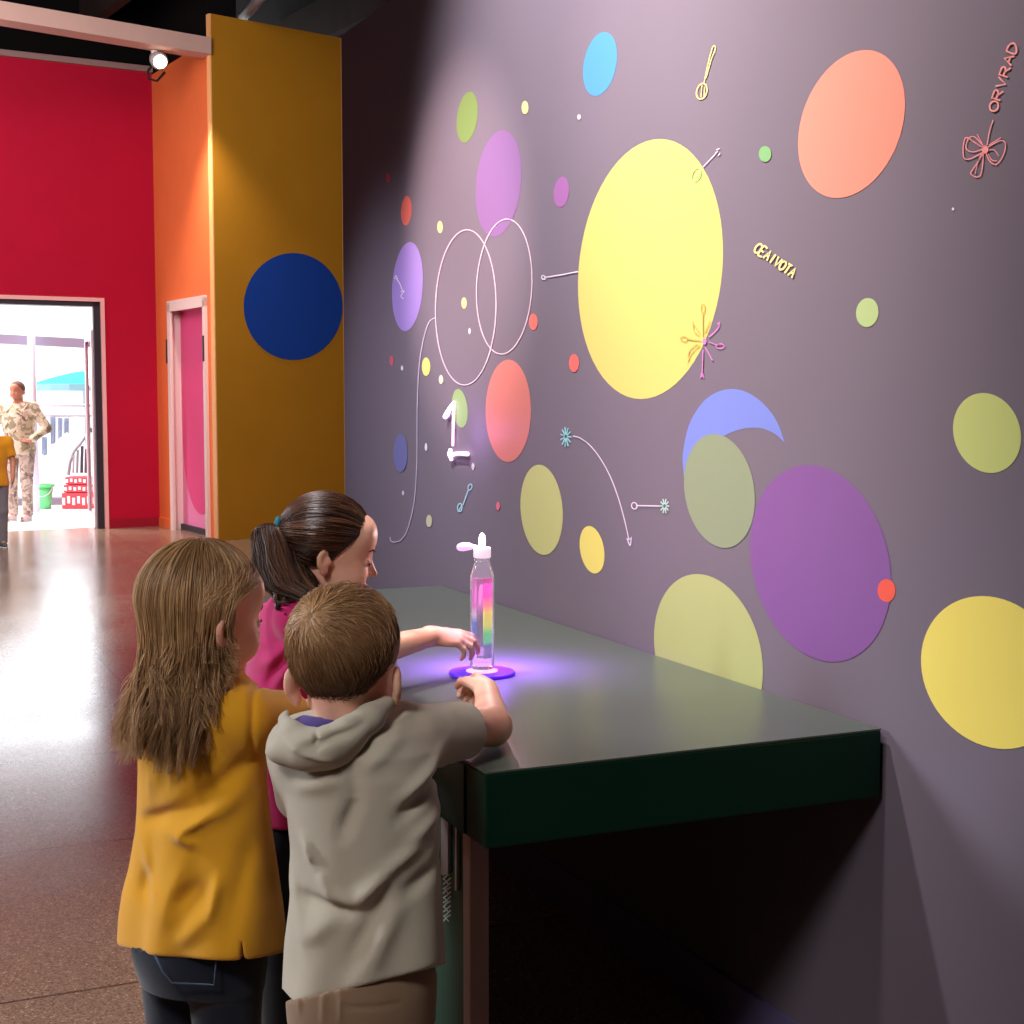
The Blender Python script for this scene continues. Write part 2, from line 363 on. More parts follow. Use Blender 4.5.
# red and white crates, stacked
M_cr = mat('red_crate_plastic', srgb(226, 70, 80), .5, .4); M_crw = mat('white_crate_pattern', srgb(250, 232, 232), .6)
Yc = 18.6
for i, (x0, x1, y0, y1) in enumerate(((65, 91, 477, 484.5), (63.5, 91, 485, 492.5), (61.5, 91, 493, 501.5))):
    c0 = P(x0, y1, Yc); c1 = P(x1, y0, Yc)
    z0, z1 = c0.z, c1.z
    if i == 2: z0 = 0
    lab = ('red and white patterned crate, topmost of the stack by the entrance', 'red and white patterned crate between two others', 'red and white patterned crate standing on the paving')[i]
    bm = bmesh.new(); abox(bm, c0.x, c1.x, Yc, Yc+.35, z0+.002, z1, .012)
    E_ = obj('crate', bm, M_cr); tag(E_, lab, 'crate', 'crates stacked in the courtyard')
    n = 6
    for k in range(n):
        bm = bmesh.new(); xx = c0.x+(c1.x-c0.x)*(k+.2)/n; ww = (c1.x-c0.x)/n*.55; o_ = .1*(k % 2)
        abox(bm, xx, xx+ww, Yc-.006, Yc+.002, z0+(z1-z0)*(.25+o_), z0+(z1-z0)*(.7+o_)); obj('white_pattern', bm, M_crw, E_)
# folded striped chair leaning above the crates (dark curved frame with strap cloth)
FC = empty('folding_chair', P(80, 476, 19.1), 'folded chair with curved frame and dark straps behind the crates', 'chair')
bm = bmesh.new(); tube(bm, [P(68.5, 475, 19.1), P(70, 462, 19.1), P(74, 451, 19.1), P(80, 444, 19.1), P(86, 435, 19.1)], .022, 8); tube(bm, [P(86,435,19.1), P(89,452,19.1), P(90,475,19.1)], .022, 8); obj('frame', bm, mat('grey_tube', srgb(150,148,156), .4, .5), FC, True)
for x, y0, w, c in ((73.5, 455, 1.6, 150), (77.5, 450, 2.0, 120), (82, 446, 2.6, 60), (86, 449, 2.2, 80)):
    bm = bmesh.new(); p0 = P(x, y0, 19.08); p1 = P(x-.6, 473, 19.08); hw = Vector((w*.5*19/1500, 0, 0)); t2 = Vector((0,.02,0))
    hexa(bm, [p1-hw, p1+hw, p1+hw+t2, p1-hw+t2], [p0-hw, p0+hw, p0+hw+t2, p0-hw+t2]); obj('strap', bm, mat('strap_%d' % c, srgb(c, c, c+10), .8), FC)
# teal parasol
UC = P(84, 371, 22); UE = P(33, 384, 22)
UM = empty('parasol', Vector((UC.x, 22, 0)), 'teal parasol with grey valance standing in the bright courtyard', 'parasol')
ru = UC.x-UE.x; hu = UC.z-UE.z
M_teal = mat('teal_canvas', srgb(60, 205, 205), .8, .2); M_teald = mat('grey_valance', srgb(110, 150, 160), .8)
bm = bmesh.new(); seg = 16; cc = Vector((UC.x, 22, UE.z))
prof = [(ru, 0), (ru*.6, hu*.5), (ru*.25, hu*.86), (.02, hu)]
lathe(bm, prof, cc, seg, cap=False); obj('canopy', bm, M_teal, UM)
bm = bmesh.new(); lathe(bm, [(ru, -.1), (ru, 0)], cc, seg, cap=False); obj('valance', bm, M_teald, UM)
bm = bmesh.new(); tube(bm, [Vector((UC.x, 22, 0)), UC], .03, 8); obj('pole', bm, M_rail, UM)
# ------------------------------------------------------------------ mural wall
M_mural = mat('slate_violet_wall', srgb(120, 109, 122), .62, .3, noise=.04, nscale=1.5)
sF = onwall(343.5, 300).dot(U); HM = onwall(345, 33).z
bm = bmesh.new(); wbox(bm, -3.2, sF, OFF-.16, OFF, 0, HM); MU = struct('wall_mural', bm, M_mural)
bm = bmesh.new(); wbox(bm, -3.2, sF, OFF, OFF+.012, 0, .12); struct('baseboard_mural', bm, mat('violet_baseboard', srgb(112, 104, 150), .5, .4))
_pm = {}
def paint(r, g, b):
    k = (r, g, b)
    if k not in _pm: _pm[k] = mat('wall_paint_%d_%d_%d' % k, srgb(r, g, b), .55, .3)
    return _pm[k]
_layer = [0]
def decal(polys, col, name, label):
    """flat paint on the mural wall; polys are outlines in photo coordinates, carried onto the wall plane"""
    _layer[0] += 1; lift = .0004 + .00004*_layer[0]
    bm = bmesh.new()
    for poly in polys:
        vs = [bm.verts.new(onwall(x, y, lift)) for x, y in poly]
        try: bm.faces.new(vs)
        except ValueError: pass
    me = bpy.data.meshes.new(name); bm.normal_update()
    for f in bm.faces:
        if f.normal.dot(N) < 0: f.normal_flip()
    bm.to_mesh(me); bm.free()
    o = link(name, me, paint(*col), MU); o['label'] = label
    return o
def ell(x0, x1, y0, y1, tx=None, n=64):
    """ellipse from its extents; tx = x of its topmost point"""
    cx, cy, a, b = (x0+x1)/2, (y0+y1)/2, (x1-x0)/2, (y1-y0)/2
    sh = 0 if tx is None else max(-.95, min(.95, (tx-cx)/a))
    ph = math.asin(sh)       # x = cx + a*sin(t+ph), y = cy - b*cos(t)
    return [(cx+a*math.sin(2*math.pi*k/n+ph), cy-b*math.cos(2*math.pi*k/n)) for k in range(n)]
def stroke(pts, w, smooth=True):
    """outline quads of a brush line"""
    if smooth and len(pts) > 2:
        q = []
        for i in range(len(pts)-1):
            p0 = pts[max(i-1, 0)]; p1 = pts[i]; p2 = pts[i+1]; p3 = pts[min(i+2, len(pts)-1)]
            for k in range(6):
                t = k/6
                q.append(tuple(.5*((2*p1[j])+(-p0[j]+p2[j])*t+(2*p0[j]-5*p1[j]+4*p2[j]-p3[j])*t*t+(-p0[j]+3*p1[j]-3*p2[j]+p3[j])*t**3) for j in (0, 1)))
        q.append(pts[-1]); pts = q
    out = []; prev = None
    for i in range(len(pts)):
        a = pts[max(i-1, 0)]; b = pts[min(i+1, len(pts)-1)]
        dx, dy = b[0]-a[0], b[1]-a[1]; l = math.hypot(dx, dy) or 1
        nx, ny = -dy/l*w/2, dx/l*w/2
        cur = ((pts[i][0]+nx, pts[i][1]+ny), (pts[i][0]-nx, pts[i][1]-ny))
        if prev: out.append([prev[0], cur[0], cur[1], prev[1]])
        prev = cur
    return out
def ring(x0, x1, y0, y1, tx, w):
    e = ell(x0, x1, y0, y1, tx, 96); return stroke(e+[e[0]], w, False)
def dot(cx, cy, rx, ry, n=20): return ell(cx-rx, cx+rx, cy-ry, cy+ry, None, n)

circ = [
 # x0,x1,y0,y1,top-x,colour,label
 (578, 723, 139, 399, 660, (220, 202, 116), 'very large pale yellow painted circle'),
 (583, 617, 32, 96, 604.5, (84, 146, 208), 'bright sky blue painted circle near the top'),
 (456.5, 477.8, 91.6, 142.6, 470, (122, 144, 84), 'leaf green painted circle near the top'),
 (475.5, 521.4, 130, 236.8, 502.8, (140, 104, 154), 'tall lilac painted circle'),
 (553.6, 569, 176.6, 207, 562.5, (160, 104, 162), 'small orchid painted circle'),
 (400.9, 411.6, 196, 225.4, 407, (236, 116, 104), 'small narrow coral painted circle'),
 (392, 423, 242, 331, 410, (170, 140, 216), 'violet painted circle with a white squiggle'),
 (452, 467.7, 389, 427.6, 458, (150, 176, 120), 'pale sage painted circle behind the glowing number'),
 (485.6, 531, 359.6, 462, 508.5, (214, 126, 118), 'large coral painted circle'),
 (520.4, 562.8, 464.7, 555, 539, (198, 196, 132), 'olive yellow painted circle above the table'),
 (579.6, 604.5, 526, 573.5, 589, (238, 220, 118), 'small yellow painted circle above the table'),
 (798, 905, 50, 198, 866, (250, 146, 128), 'large salmon painted circle near the top'),
 (750, 891, 465, 662, 808, (134, 88, 152), 'very large purple painted circle'),
 (953, 1021, 393, 473, 983, (206, 214, 130), 'yellow green painted circle'),
 (856, 878.5, 298, 327, 868, (184, 206, 142), 'small light green painted circle'),
 (654, 763, 574, 735, 697, (180, 184, 124), 'large pale lime painted circle cut by the table'),
 (921, 1066, 596, 749, 982, (252, 230, 112), 'large yellow painted circle low on the wall'),
]
# blue crescent first, then the sage circle over it
oe = [(684,477), (682.5,460), (684,446), (688,428), (695,413), (706,399), (720,391), (733,389), (745,391.5), (758,399), (770,411), (778,424), (784.5,441.5)]
ie = [(784.5,442.5), (775,434), (762,428.5), (748,428), (735,431), (724,436), (712,445), (702,456), (693,470), (686,488)]
def crv(pts):
    return [((a[0][0]+a[1][0])/2, (a[0][1]+a[1][1])/2) for a in [(q[0], q[3]) for q in stroke(pts, .01)]] + [pts[-1]]
decal([crv(oe)+crv(ie)], (124, 138, 214), 'painted_crescent', 'periwinkle blue painted crescent')
for x0, x1, y0, y1, tx, c, lab in circ: decal([ell(x0, x1, y0, y1, tx)], c, 'painted_circle', lab)
decal([ell(684, 755, 434, 548, 714)], (144, 154, 124), 'painted_circle', 'sage green painted circle below the blue crescent')
decal([dot(886.5, 590.5, 9, 11.5)], (244, 96, 76), 'painted_dot', 'orange red painted dot at the edge of the purple circle')
small = [(525,107.5,3.4,6.6,(250,226,150),'pale yellow'), (388,178,2,5,(230,90,100),'pink'), (440,227,2.7,6,(246,226,150),'pale yellow'),
 (464,303,2.7,5.6,(226,210,150),'straw yellow'), (469.5,331,1.1,3,(244,236,240),'white'), (533.3,321.8,4.3,8.3,(246,118,108),'coral'), (426,366.7,4.2,9.2,(244,226,130),'yellow'),
 (391.5,360.5,2,5,(220,96,116),'pink'), (402,368,1.2,2.6,(240,236,244),'white'), (441,379.5,2.2,4.6,(226,214,190),'cream'), (574,363,5,9,(244,112,104),'coral'),
 (765,154,6.3,8,(128,176,120),'green'), (579,117,1.7,2.6,(250,220,226),'white'), (953,209,1.2,1.6,(240,236,244),'white'), (426,447,1.3,4,(236,230,244),'white'),
 (473,466.5,1.5,3.6,(214,206,206),'grey'), (403,493,1.0,2.4,(220,216,230),'white'), (429,521,2.9,6.2,(206,200,166),'straw'), (498,506,2,4.3,(232,116,136),'pink')]
for x, y, rx, ry, c, nm in small: decal([dot(x, y, rx, ry)], c, 'painted_dot', nm + ' small painted dot')
decal([dot(400.5, 453, 7, 19, 32)], (112, 114, 168), 'painted_circle', 'faint blue painted circle')
PK = (236, 206, 222)
decal(ring(435.4, 496, 229.8, 385, 467, .95), PK, 'painted_ring', 'thin pale pink ring, lower of two linked')
decal(ring(476.4, 532, 219, 354, 507, .95), PK, 'painted_ring', 'thin pale pink ring, higher of two linked')
decal(stroke([(436,317), (429,322), (424,337), (420,358), (418,382), (417,420), (417,452), (416,480), (413.5,505), (408,528), (402,539), (396,542), (391,541), (390,537)], .85), (214, 198, 224), 'painted_line', 'long thin pale curve dropping to the table')
# spoon
SPN = (252, 214, 140)
decal(stroke([(704,83), (708,64), (712.5,47.5), (714.8,46), (715,50), (711,60), (706,78)], 1.1)+ring(696.5,707,83.5,99,703,1.4)+stroke([(702,85),(701,97)],1)+stroke([(704.5,87),(704,96)],1), SPN, 'painted_spoon', 'pale yellow outlined long spoon')
# small stem over the big yellow circle
decal(stroke([(703,167), (712,157.5), (718,151)], 1.0)+stroke([(716,150),(719.5,148.5)],1)+stroke([(718,156),(720,153)],1)+stroke([(715.5,153),(718,151)],1.2), (232, 204, 232), 'painted_stem', 'tiny lilac stem beside the big yellow circle')
decal(ring(692,701,168,181,698,1.0)+stroke([(694,178),(700,171),(697,168)],.9)+stroke([(695,180),(699,175)],.9), (164, 214, 140), 'painted_bud', 'tiny green bud on the big yellow circle')
# starburst flower, two halves
YB = (196, 172, 84); PP = (212, 128, 196)
decal(stroke([(703,337),(703,313)],.9)+ring(701,705,304,313,703,.9)+stroke([(700,334),(696,328),(692.5,321.5)],1.0)+stroke([(699,336),(694,331),(693,324)],.8)+stroke([(701,341),(690,339.5),(686,337.5)],1.1)+ring(680.5,687,336.5,341.5,683,.9)+stroke([(700,345),(692,353),(687.5,362.5)],.9)+stroke([(697,344),(690,350),(688,357)],.9)+stroke([(705,333),(708,326),(710,321)],.9), YB, 'painted_flower', 'olive strokes of a starburst flower on the big yellow circle')
decal([dot(704.5,341.5,2,3)]+stroke([(709,337),(714,332.5),(718.5,327.5),(719,323)],1.2)+stroke([(717,324),(720,322)],1)+stroke([(709,342),(716,344.5),(722,343)],1)+ring(716,724,344,348.5,720,1.0)+stroke([(705,347),(709,354),(712.5,360.5)],1.1)+stroke([(703,350),(702.5,365),(702,377)],1.1)+stroke([(700.5,378),(702,372),(704,378)],.9), PP, 'painted_flower', 'orchid strokes of a starburst flower beside the big yellow circle')
# arrows
LV = (236, 218, 240)
decal(stroke([(544,277.5),(560,275),(578,271.5)],1.1)+ring(541.6,545.4,275.5,279.5,543,.9), LV, 'painted_arrow', 'short pale arrow pointing to the big yellow circle')
decal(stroke([(573,436),(580,438),(590,445.5),(600,458),(610,476),(618,497),(624,518),(629,540)],1.0)+stroke([(627,538),(630,545.5),(631.3,537)],1.2)+stroke([(628,539),(631,539)],1), LV, 'painted_arrow', 'long curved pale arrow bending down above the table')
decal([q for k in range(11) for q in stroke([(565.8+1.2*math.cos(k*.571), 436.5+2*math.sin(k*.571)), (565.8+5.6*math.cos(k*.571), 437+10*math.sin(k*.571))], 1.2)], (150, 214, 220), 'painted_burst', 'pale turquoise burst at the head of the curved arrow')
decal(stroke([(636,505.5),(660,506)],1.1)+ring(631.5,637,502.5,509,634,1.1), LV, 'painted_arrow', 'short level pale arrow')
decal([q for k in range(10) for q in stroke([(664.5+1.3*math.cos(k*.628), 506+2*math.sin(k*.628)), (664.5+4.8*math.cos(k*.628), 506+7.5*math.sin(k*.628))], 1.2)], (190, 222, 212), 'painted_burst', 'pale mint burst at the end of the level arrow')
decal(stroke([(468.5,489),(463,505)],1.1)+ring(468,472,484,490,470.5,.9)+ring(457.5,462,503.5,511.5,460,1.2)+stroke([(458,512),(462,505)],1), (176, 220, 236), 'painted_key', 'pale blue dumbbell shaped squiggle')
decal(stroke([(396,278),(400,284),(402.5,291)],1)+stroke([(400.5,292),(404,291),(401,296),(403.5,299)],.9)+stroke([(394.5,279),(396,275.5),(397.5,279)],.9), (240, 228, 250), 'painted_squiggle', 'white squiggle on the violet circle')
# bow flower with stem
RS = (255, 162, 164)
decal(stroke([(993,120),(989.5,131),(987,145)],1.1)+[dot(985,149.5,3.3,4.2)]+stroke([(984,147),(978,140),(973,136.5),(968,139),(966,148),(972,152),(983,149)],1.0)+stroke([(983,148),(974,142),(967,137.5),(964,141),(963,152),(965,159),(972,158),(983,152)],1.1)+stroke([(983,145),(978,136),(977,134)],1)
      +stroke([(988,147),(996,142.5),(1002,140.5),(1005.5,144),(1004,153),(999,162),(994,164.5),(989,160),(986,153)],1.1)+stroke([(989,150),(994,150),(999,156)],1)+stroke([(989,145),(1001,137.5)],1)+stroke([(988,154),(992,160),(997,161)],.9)
      +stroke([(983,153),(977,163),(971,172),(972,175),(977,177),(981,174),(983,160),(983,153)],1.1)+stroke([(981,154),(977,165),(975,174)],.8), RS, 'painted_flower', 'rose outlined bow shaped flower with a stem')
# lettering (drawn as short brush strokes along a line of writing)
def letters(glyphs, p0, p1, h, w, col, name, label, font=None):
    (x0, y0), (x1, y1) = p0, p1; n = len(glyphs); dx, dy = (x1-x0), (y1-y0); l = math.hypot(dx, dy); ex, ey = dx/l, dy/l; fx, fy = -ey, ex   # f = down
    out = []; adv = l/n
    for i, g in enumerate(glyphs):
        for st in g:
            out += stroke([(x0+ex*(i+.1+.8*a)*adv+fx*(c-.5)*h, y0+ey*(i+.1+.8*a)*adv+fy*(c-.5)*h) for a, c in st], w, len(st) > 3)
    return decal(out, col, name, label)
G = {'C': [[(.95,.15),(.6,0),(.2,.1),(0,.5),(.2,.9),(.6,1),(.95,.85)]], 'E': [[(.9,0),(0,0),(0,1),(.9,1)],[(0,.5),(.7,.5)]], 'A': [[(0,1),(.5,0),(1,1)],[(.2,.6),(.8,.6)]],
     'W': [[(0,0),(.25,1),(.5,.3)],[(.5,.3),(.75,1),(1,0)]], 'O': [[(.5,0),(.1,.2),(0,.5),(.1,.8),(.5,1),(.9,.8),(1,.5),(.9,.2),(.5,0)]], 'T': [[(0,0),(1,0)],[(.5,0),(.5,1)]], 'S': [[(.95,.1),(.5,0),(.1,.2),(.3,.45),(.8,.6),(.9,.85),(.5,1),(.05,.9)]],
     'R': [[(0,1),(0,0),(.8,.05)],[(.8,.05),(.9,.3),(.7,.5),(.05,.5)],[(.4,.5),(1,1)]], 'U': [[(0,0),(0,.7),(.3,1),(.7,1),(1,.7),(1,0)]], 'V': [[(0,0),(.5,1),(1,0)]], 'I': [[(.5,0),(.5,1)]], 'D': [[(0,0),(0,1),(.6,.95),(1,.5),(.6,.05),(0,0)]]}
letters([G[c] for c in 'CEAIVOTA'], (755.5, 246.5), (795, 274), 10, 1.9, (250, 232, 150), 'painted_lettering', 'pale yellow slanted painted lettering')
letters([G[c] for c in 'ORVRAD'], (992, 112), (1014, 42), 9, 1.8, (255, 166, 164), 'painted_lettering', 'coral upright painted lettering above the bow shaped flower')

# ------------------------------------------------------------------ glowing number 1 on the wall
M_neon = mat('violet_white_neon', (1, .85, 1, 1), .4, emis=(1, .62, 1, 1), estr=2.0)
NE = empty('neon_sign', onwall(452, 430), 'glowing violet white neon number one on the mural wall', 'neon sign')
wl = lambda x, y: onwall(x, y, .011)
def neon(pts, r, name, sp=1):
    bm = bmesh.new(); q = [wl(*p) for p in pts]
    rs = r if isinstance(r, list) else [r]*len(q)
    tube(bm, q, rs, 10); return obj(name, bm, M_neon, NE, True)
neon([(454,402), (450,408), (446.5,415), (445,417)], [.004,.007,.0095,.008], 'flag_tube')
neon([(453.8,402), (453.2,425), (452.8,446)], [.005,.0042,.0042], 'stem_tube')
neon([(451,455.5), (455,453.8), (460,453.5), (467.5,454)], [.0075,.006,.006,.007], 'base_tube')
neon([(450.5,449), (449.8,454), (451.5,460)], [.006,.009,.006], 'end_bulb')
bm = bmesh.new(); tube(bm, [onwall(453,428,0), onwall(453,428,.011)], .003, 6); obj('wall_clip', bm, M_trimw, NE)

# ------------------------------------------------------------------ display table
TH = .809; S0, S1 = onz(883.5, 727, TH).dot(U), onz(443, 585.5, TH).dot(U)
O0 = OFF + .012; O1 = onz(488, 774, TH).dot(N)
S0 = (S0 + onz(488, 774, TH).dot(U))/2
TK = .133
M_top = mat('olive_grey_laminate', srgb(84, 92, 84), .3, .5, noise=.03, nscale=3)
M_dg = mat('dark_green_lacquer', srgb(4, 46, 32), .5, .25)
M_dgl = mat('deep_green_lacquer', srgb(6, 40, 30), .5, .3)
M_post = mat('taupe_steel', srgb(178, 146, 138), .5, .4)
M_panel = mat('bottle_green_panel', srgb(44, 74, 58), .5, .4)
TB = empty('display_table', W((S0+S1)/2, (O0+O1)/2, 0), 'dark green display table with satin olive top against the mural wall', 'table')
bm = bmesh.new(); wbox(bm, S0, S1, O0, O1, TH-TK, TH-.004, .004); obj('slab', bm, M_dg, TB)
bm = bmesh.new(); wbox(bm, S0+.001, S1-.001, O0, O1-.001, TH-.004, TH, .001); obj('table_top', bm, M_top, TB)
bm = bmesh.new(); wbox(bm, S0+.09, S1-.01, O1-.001, O1+.004, TH-TK+.004, TH-.008); obj('side_fascia', bm, M_dgl, TB)
# legs
def leg(s, o, nm='leg'):
    bm = bmesh.new(); wbox(bm, s, s+.035, o-.036, o, 0, TH-TK, .003); return obj(nm, bm, M_post, TB)
leg(S0+.08, O1-.004)
leg(S1-.09, O1-.03); leg(S1-.09, O0+.08); 
bm = bmesh.new(); wbox(bm, S0+.116, S1-.1, O1-.04, O1-.012, .03, TH-TK); SPN_ = obj('side_panel', bm, M_panel, TB)
def pn(x, y): return onplane(x, y, W(0, O1-.011, 0), N)
M_sil = mat('brushed_silver', srgb(190, 180, 182), .35, .5, metal=.6)
bm = bmesh.new()
for x0, x1, y0, y1 in ((444, 451, 815, 874), (458, 459.6, 815, 890)):
    q = [pn(x0, y0), pn(x1, y0), pn(x1, y1), pn(x0, y1)]
    hexa(bm, q, [p+N*.006 for p in q])
obj('silver_strip', bm, M_sil, SPN_)
bm = bmesh.new()
for k in range(11):
    y = 872+k*4.6; s_ = (1.8, -1.2, 1.2)[k % 3]
    a = [(443.5+.25*k*.3, y+3), (447, y+s_*.6), (451.5, y-3.5)]
    for q in stroke(a, 1.4, False): bm.faces.new([bm.verts.new(pn(px_, py_)+N*.0015) for px_, py_ in q])
    if k % 2 == 0:
        for q in stroke([(445, y-2), (449.5, y+3.5)], 1.0, False): bm.faces.new([bm.verts.new(pn(px_, py_)+N*.0015) for px_, py_ in q])
o = obj('panel_lettering', bm, paint(206, 212, 204), SPN_); o['label'] = 'pale slanted upright lettering on the green panel'

# ------------------------------------------------------------------ light disc and bottle
BP = onz(482.3, 672.5, TH); BP.z = TH
DC = onz(482, 674.5, TH)
M_disc = mat('violet_light_disc', srgb(50, 10, 190), .35, .5, emis=(.12, .0, .85, 1), estr=.55)
LD = empty('light_disc', DC, 'round glowing violet light disc under the bottle on the table', 'light')
bm = bmesh.new(); lathe(bm, [(.074,0), (.076,.003), (.074,.007), (.03,.008)], Vector((DC.x, DC.y, TH+.0005)), 48); obj('disc', bm, M_disc, LD)
bm = bmesh.new(); lathe(bm, [(.036,.008), (.036,.0095), (.030,.0095)], Vector((DC.x, DC.y, TH+.0005)), 40); obj('glow_ring', bm, mat('magenta_ring', (.6,.2,1,1), .4, emis=(.8,.35,1,1), estr=1.6), LD)
BT = empty('bottle', Vector((BP.x, BP.y, TH+.01)), 'tall clear bottle with rainbow liquid bands and glowing top on the violet disc', 'bottle')
zb = TH+.0105; hB = P(482.5, 552, BP.y).z - zb       # to the cap's underside... see below
Zp = lambda y: P(482.5, y, BP.y).z
RB = 12.2*BP.y/1500
M_glass = mat('clear_bottle_glass', (1, .97, 1, 1), .05, .5, trans=1, ior=1.2, emis=(1, .72, 1, 1), estr=.05)  # faint pink emission put into the glass as a bright haze
zn = Zp(557); zs0 = Zp(578); zs1 = Zp(565)
bm = bmesh.new()
lathe(bm, [(.004, zb), (RB*.92, zb), (RB, zb+.006), (RB, zs0), (RB*.96, zs0+.008), (RB*.72, zs1), (RB*.64, zs1+.006), (RB*.66, zn),
           (RB*.56, zn), (RB*.55, zs1+.004), (RB*.62, zs1-.003), (RB*.87, zs0+.005), (RB*.9, zs0), (RB*.9, zb+.008), (RB*.8, zb+.006), (.004, zb+.006)], (BP.x, BP.y, 0), 40, cap=False)
obj('glass_body', bm, M_glass, BT, True)
# coloured liquid: two upright columns inside, with emission added to brighten them
def grad(name, stops, z0, z1, emit=.8):
    m = bpy.data.materials.new(name); m.use_nodes = True; nt = m.node_tree; b = nt.nodes['Principled BSDF']
    g = nt.nodes.new('ShaderNodeNewGeometry'); sx = nt.nodes.new('ShaderNodeSeparateXYZ'); mr = nt.nodes.new('ShaderNodeMapRange'); cr = nt.nodes.new('ShaderNodeValToRGB')
    mr.inputs[1].default_value = z0; mr.inputs[2].default_value = z1
    nt.links.new(g.outputs['Position'], sx.inputs[0]); nt.links.new(sx.outputs[2], mr.inputs[0]); nt.links.new(mr.outputs[0], cr.inputs[0])
    e = cr.color_ramp.elements
    e[0].position, e[0].color = stops[0][0], srgb(*stops[0][1]); e[1].position, e[1].color = stops[-1][0], srgb(*stops[-1][1])
    for p, c in stops[1:-1]: x = e.new(p); x.color = srgb(*c)
    nt.links.new(cr.outputs[0], b.inputs['Base Color']); nt.links.new(cr.outputs[0], b.inputs['Emission Color']); b.inputs['Emission Strength'].default_value = emit; b.inputs['Roughness'].default_value = .25
    return m
z0c, z1c = Zp(657), Zp(578)
def column(a0, a1, r0, r1, z0, z1, m, nm, lab):
    bm = bmesh.new(); n = 14; rows = []
    for r in (r0, r1):
        for z in (z0, z1):
            rows.append([bm.verts.new(Vector((BP.x+r*math.cos(a0+(a1-a0)*k/n), BP.y+r*math.sin(a0+(a1-a0)*k/n), z))) for k in range(n+1)])
    A, B, C, D_ = rows
    for k in range(n):
        bm.faces.new((A[k], A[k+1], B[k+1], B[k])); bm.faces.new((C[k], C[k+1], D_[k+1], D_[k])); bm.faces.new((A[k], A[k+1], C[k+1], C[k])); bm.faces.new((B[k], B[k+1], D_[k+1], D_[k]))
    bm.faces.new((A[0], B[0], D_[0], C[0])); bm.faces.new((A[n], B[n], D_[n], C[n]))
    o = obj(nm, bm, m, BT, True); o['label'] = lab
column(math.radians(-82), math.radians(20), RB*.3, RB*.86, z0c, z1c, grad('rainbow_liquid', [(0,(108,96,160)), (.16,(104,110,160)), (.2,(96,206,140)), (.32,(110,220,130)), (.42,(240,236,110)), (.56,(255,226,100)), (.66,(248,130,120)), (.78,(236,60,140)), (1,(226,60,160))], z0c, z1c, .62), 'rainbow_column', 'rainbow banded liquid column')
column(math.radians(160), math.radians(232), RB*.3, RB*.86, z0c+.012, z1c, grad('pink_blue_liquid', [(0,(96,110,170)), (.2,(84,120,200)), (.45,(80,130,215)), (.55,(250,214,246)), (.66,(240,120,200)), (1,(240,130,206))], z0c, z1c, .55), 'blue_column', 'pink over blue liquid column')
column(math.radians(236), math.radians(276), RB*.3, RB*.8, z0c, z1c, grad('clear_violet_liquid', [(0,(132,116,160)), (.5,(140,118,150)), (.7,(200,110,165)), (1,(214,110,180))], z0c, z1c, .45), 'centre_column', 'dull violet middle liquid column')
bm = bmesh.new(); lathe(bm, [(.002, zb+.0075), (RB*.82, zb+.0075), (RB*.86, zb+.012), (RB*.86, zb+.026), (RB*.72, zb+.029), (RB*.86, zb+.033), (RB*.86, zb+.05), (RB*.7, zb+.056), (.002, zb+.052)], (BP.x, BP.y, 0), 32, cap=False)
obj('clear_base', bm, mat('violet_tinted_gel', srgb(205, 160, 240), .1, .6, trans=.7, ior=1.3, emis=(.85,.45,1,1), estr=.45), BT, True)  # emission added to the gel so the base looks lit
M_cap = mat('glowing_white_cap', (1, .9, .97, 1), .4, emis=(1, .74, .90, 1), estr=.7)
bm = bmesh.new(); zc0, zc1 = zn-.002, Zp(547.5); lathe(bm, [(RB*.62, zc0), (RB*.72, zc0+.002), (RB*.72, zc1-.002), (RB*.7, zc1), (.002, zc1)], (BP.x, BP.y, 0), 32, cap=False); obj('cap', bm, M_cap, BT, True)
bm = bmesh.new(); zf = Zp(533); hf = zf-zc1
lathe(bm, [(RB*.27, zc1), (RB*.30, zc1+hf*.3), (RB*.28, zc1+hf*.62), (RB*.17, zc1+hf*.9), (.001, zf)], (BP.x, BP.y, 0), 20, cap=False); obj('glowing_tip', bm, mat('warm_white_glow', (1,.95,.9,1), .4, emis=(1,.84,.78,1), estr=2.2), BT, True)
bm = bmesh.new(); yb = BP.y-.0
tube(bm, [P(477.5,546.5,yb), P(474,546.6,yb), P(469,546.5,yb), P(463,546.9,yb), P(458.5,547.3,yb), P(456.6,547.4,yb)], [.003,.0045,.0085,.0100,.008,.003], 14); obj('flip_lid', bm, mat('pink_glow', (.9,.6,.9,1), .4, emis=(1,.52,.95,1), estr=.85), BT, True)

# ------------------------------------------------------------------ lights
def light(kind, name, loc, target, energy, col, size=None, size_y=None, spot=None, blend=.5):
    l = bpy.data.lights.new(name, kind); l.energy = energy; l.color = col
    o = bpy.data.objects.new(name, l); COL.objects.link(o); o.location = loc
    if target is not None: o.rotation_euler = (Vector(target)-Vector(loc)).to_track_quat('-Z', 'Y').to_euler()
    if kind == 'AREA':
        l.size = size or 1
        if size_y: l.shape = 'RECTANGLE'; l.size_y = size_y
    elif kind == 'SPOT': l.spot_size = math.radians(spot); l.spot_blend = blend; l.shadow_soft_size = size or .1
    elif kind == 'POINT': l.shadow_soft_size = size or .05
    return o
light('SPOT', 'mural_wash', W(3.7, -.35, 4.4), W(3.65, OFF, 1.7), 880, (1, .93, .95), .08, spot=60, blend=1)
light('SPOT', 'mural_spot', W(4.7, 1.0, 3.7), onwall(462, 240), 760, (1, .78, .72), .04, spot=21, blend=.9)
light('SPOT', 'mural_spot_high', W(3.2, .5, 4.2), onwall(740, -20), 420, (1, .85, .72), .05, spot=38, blend=1)
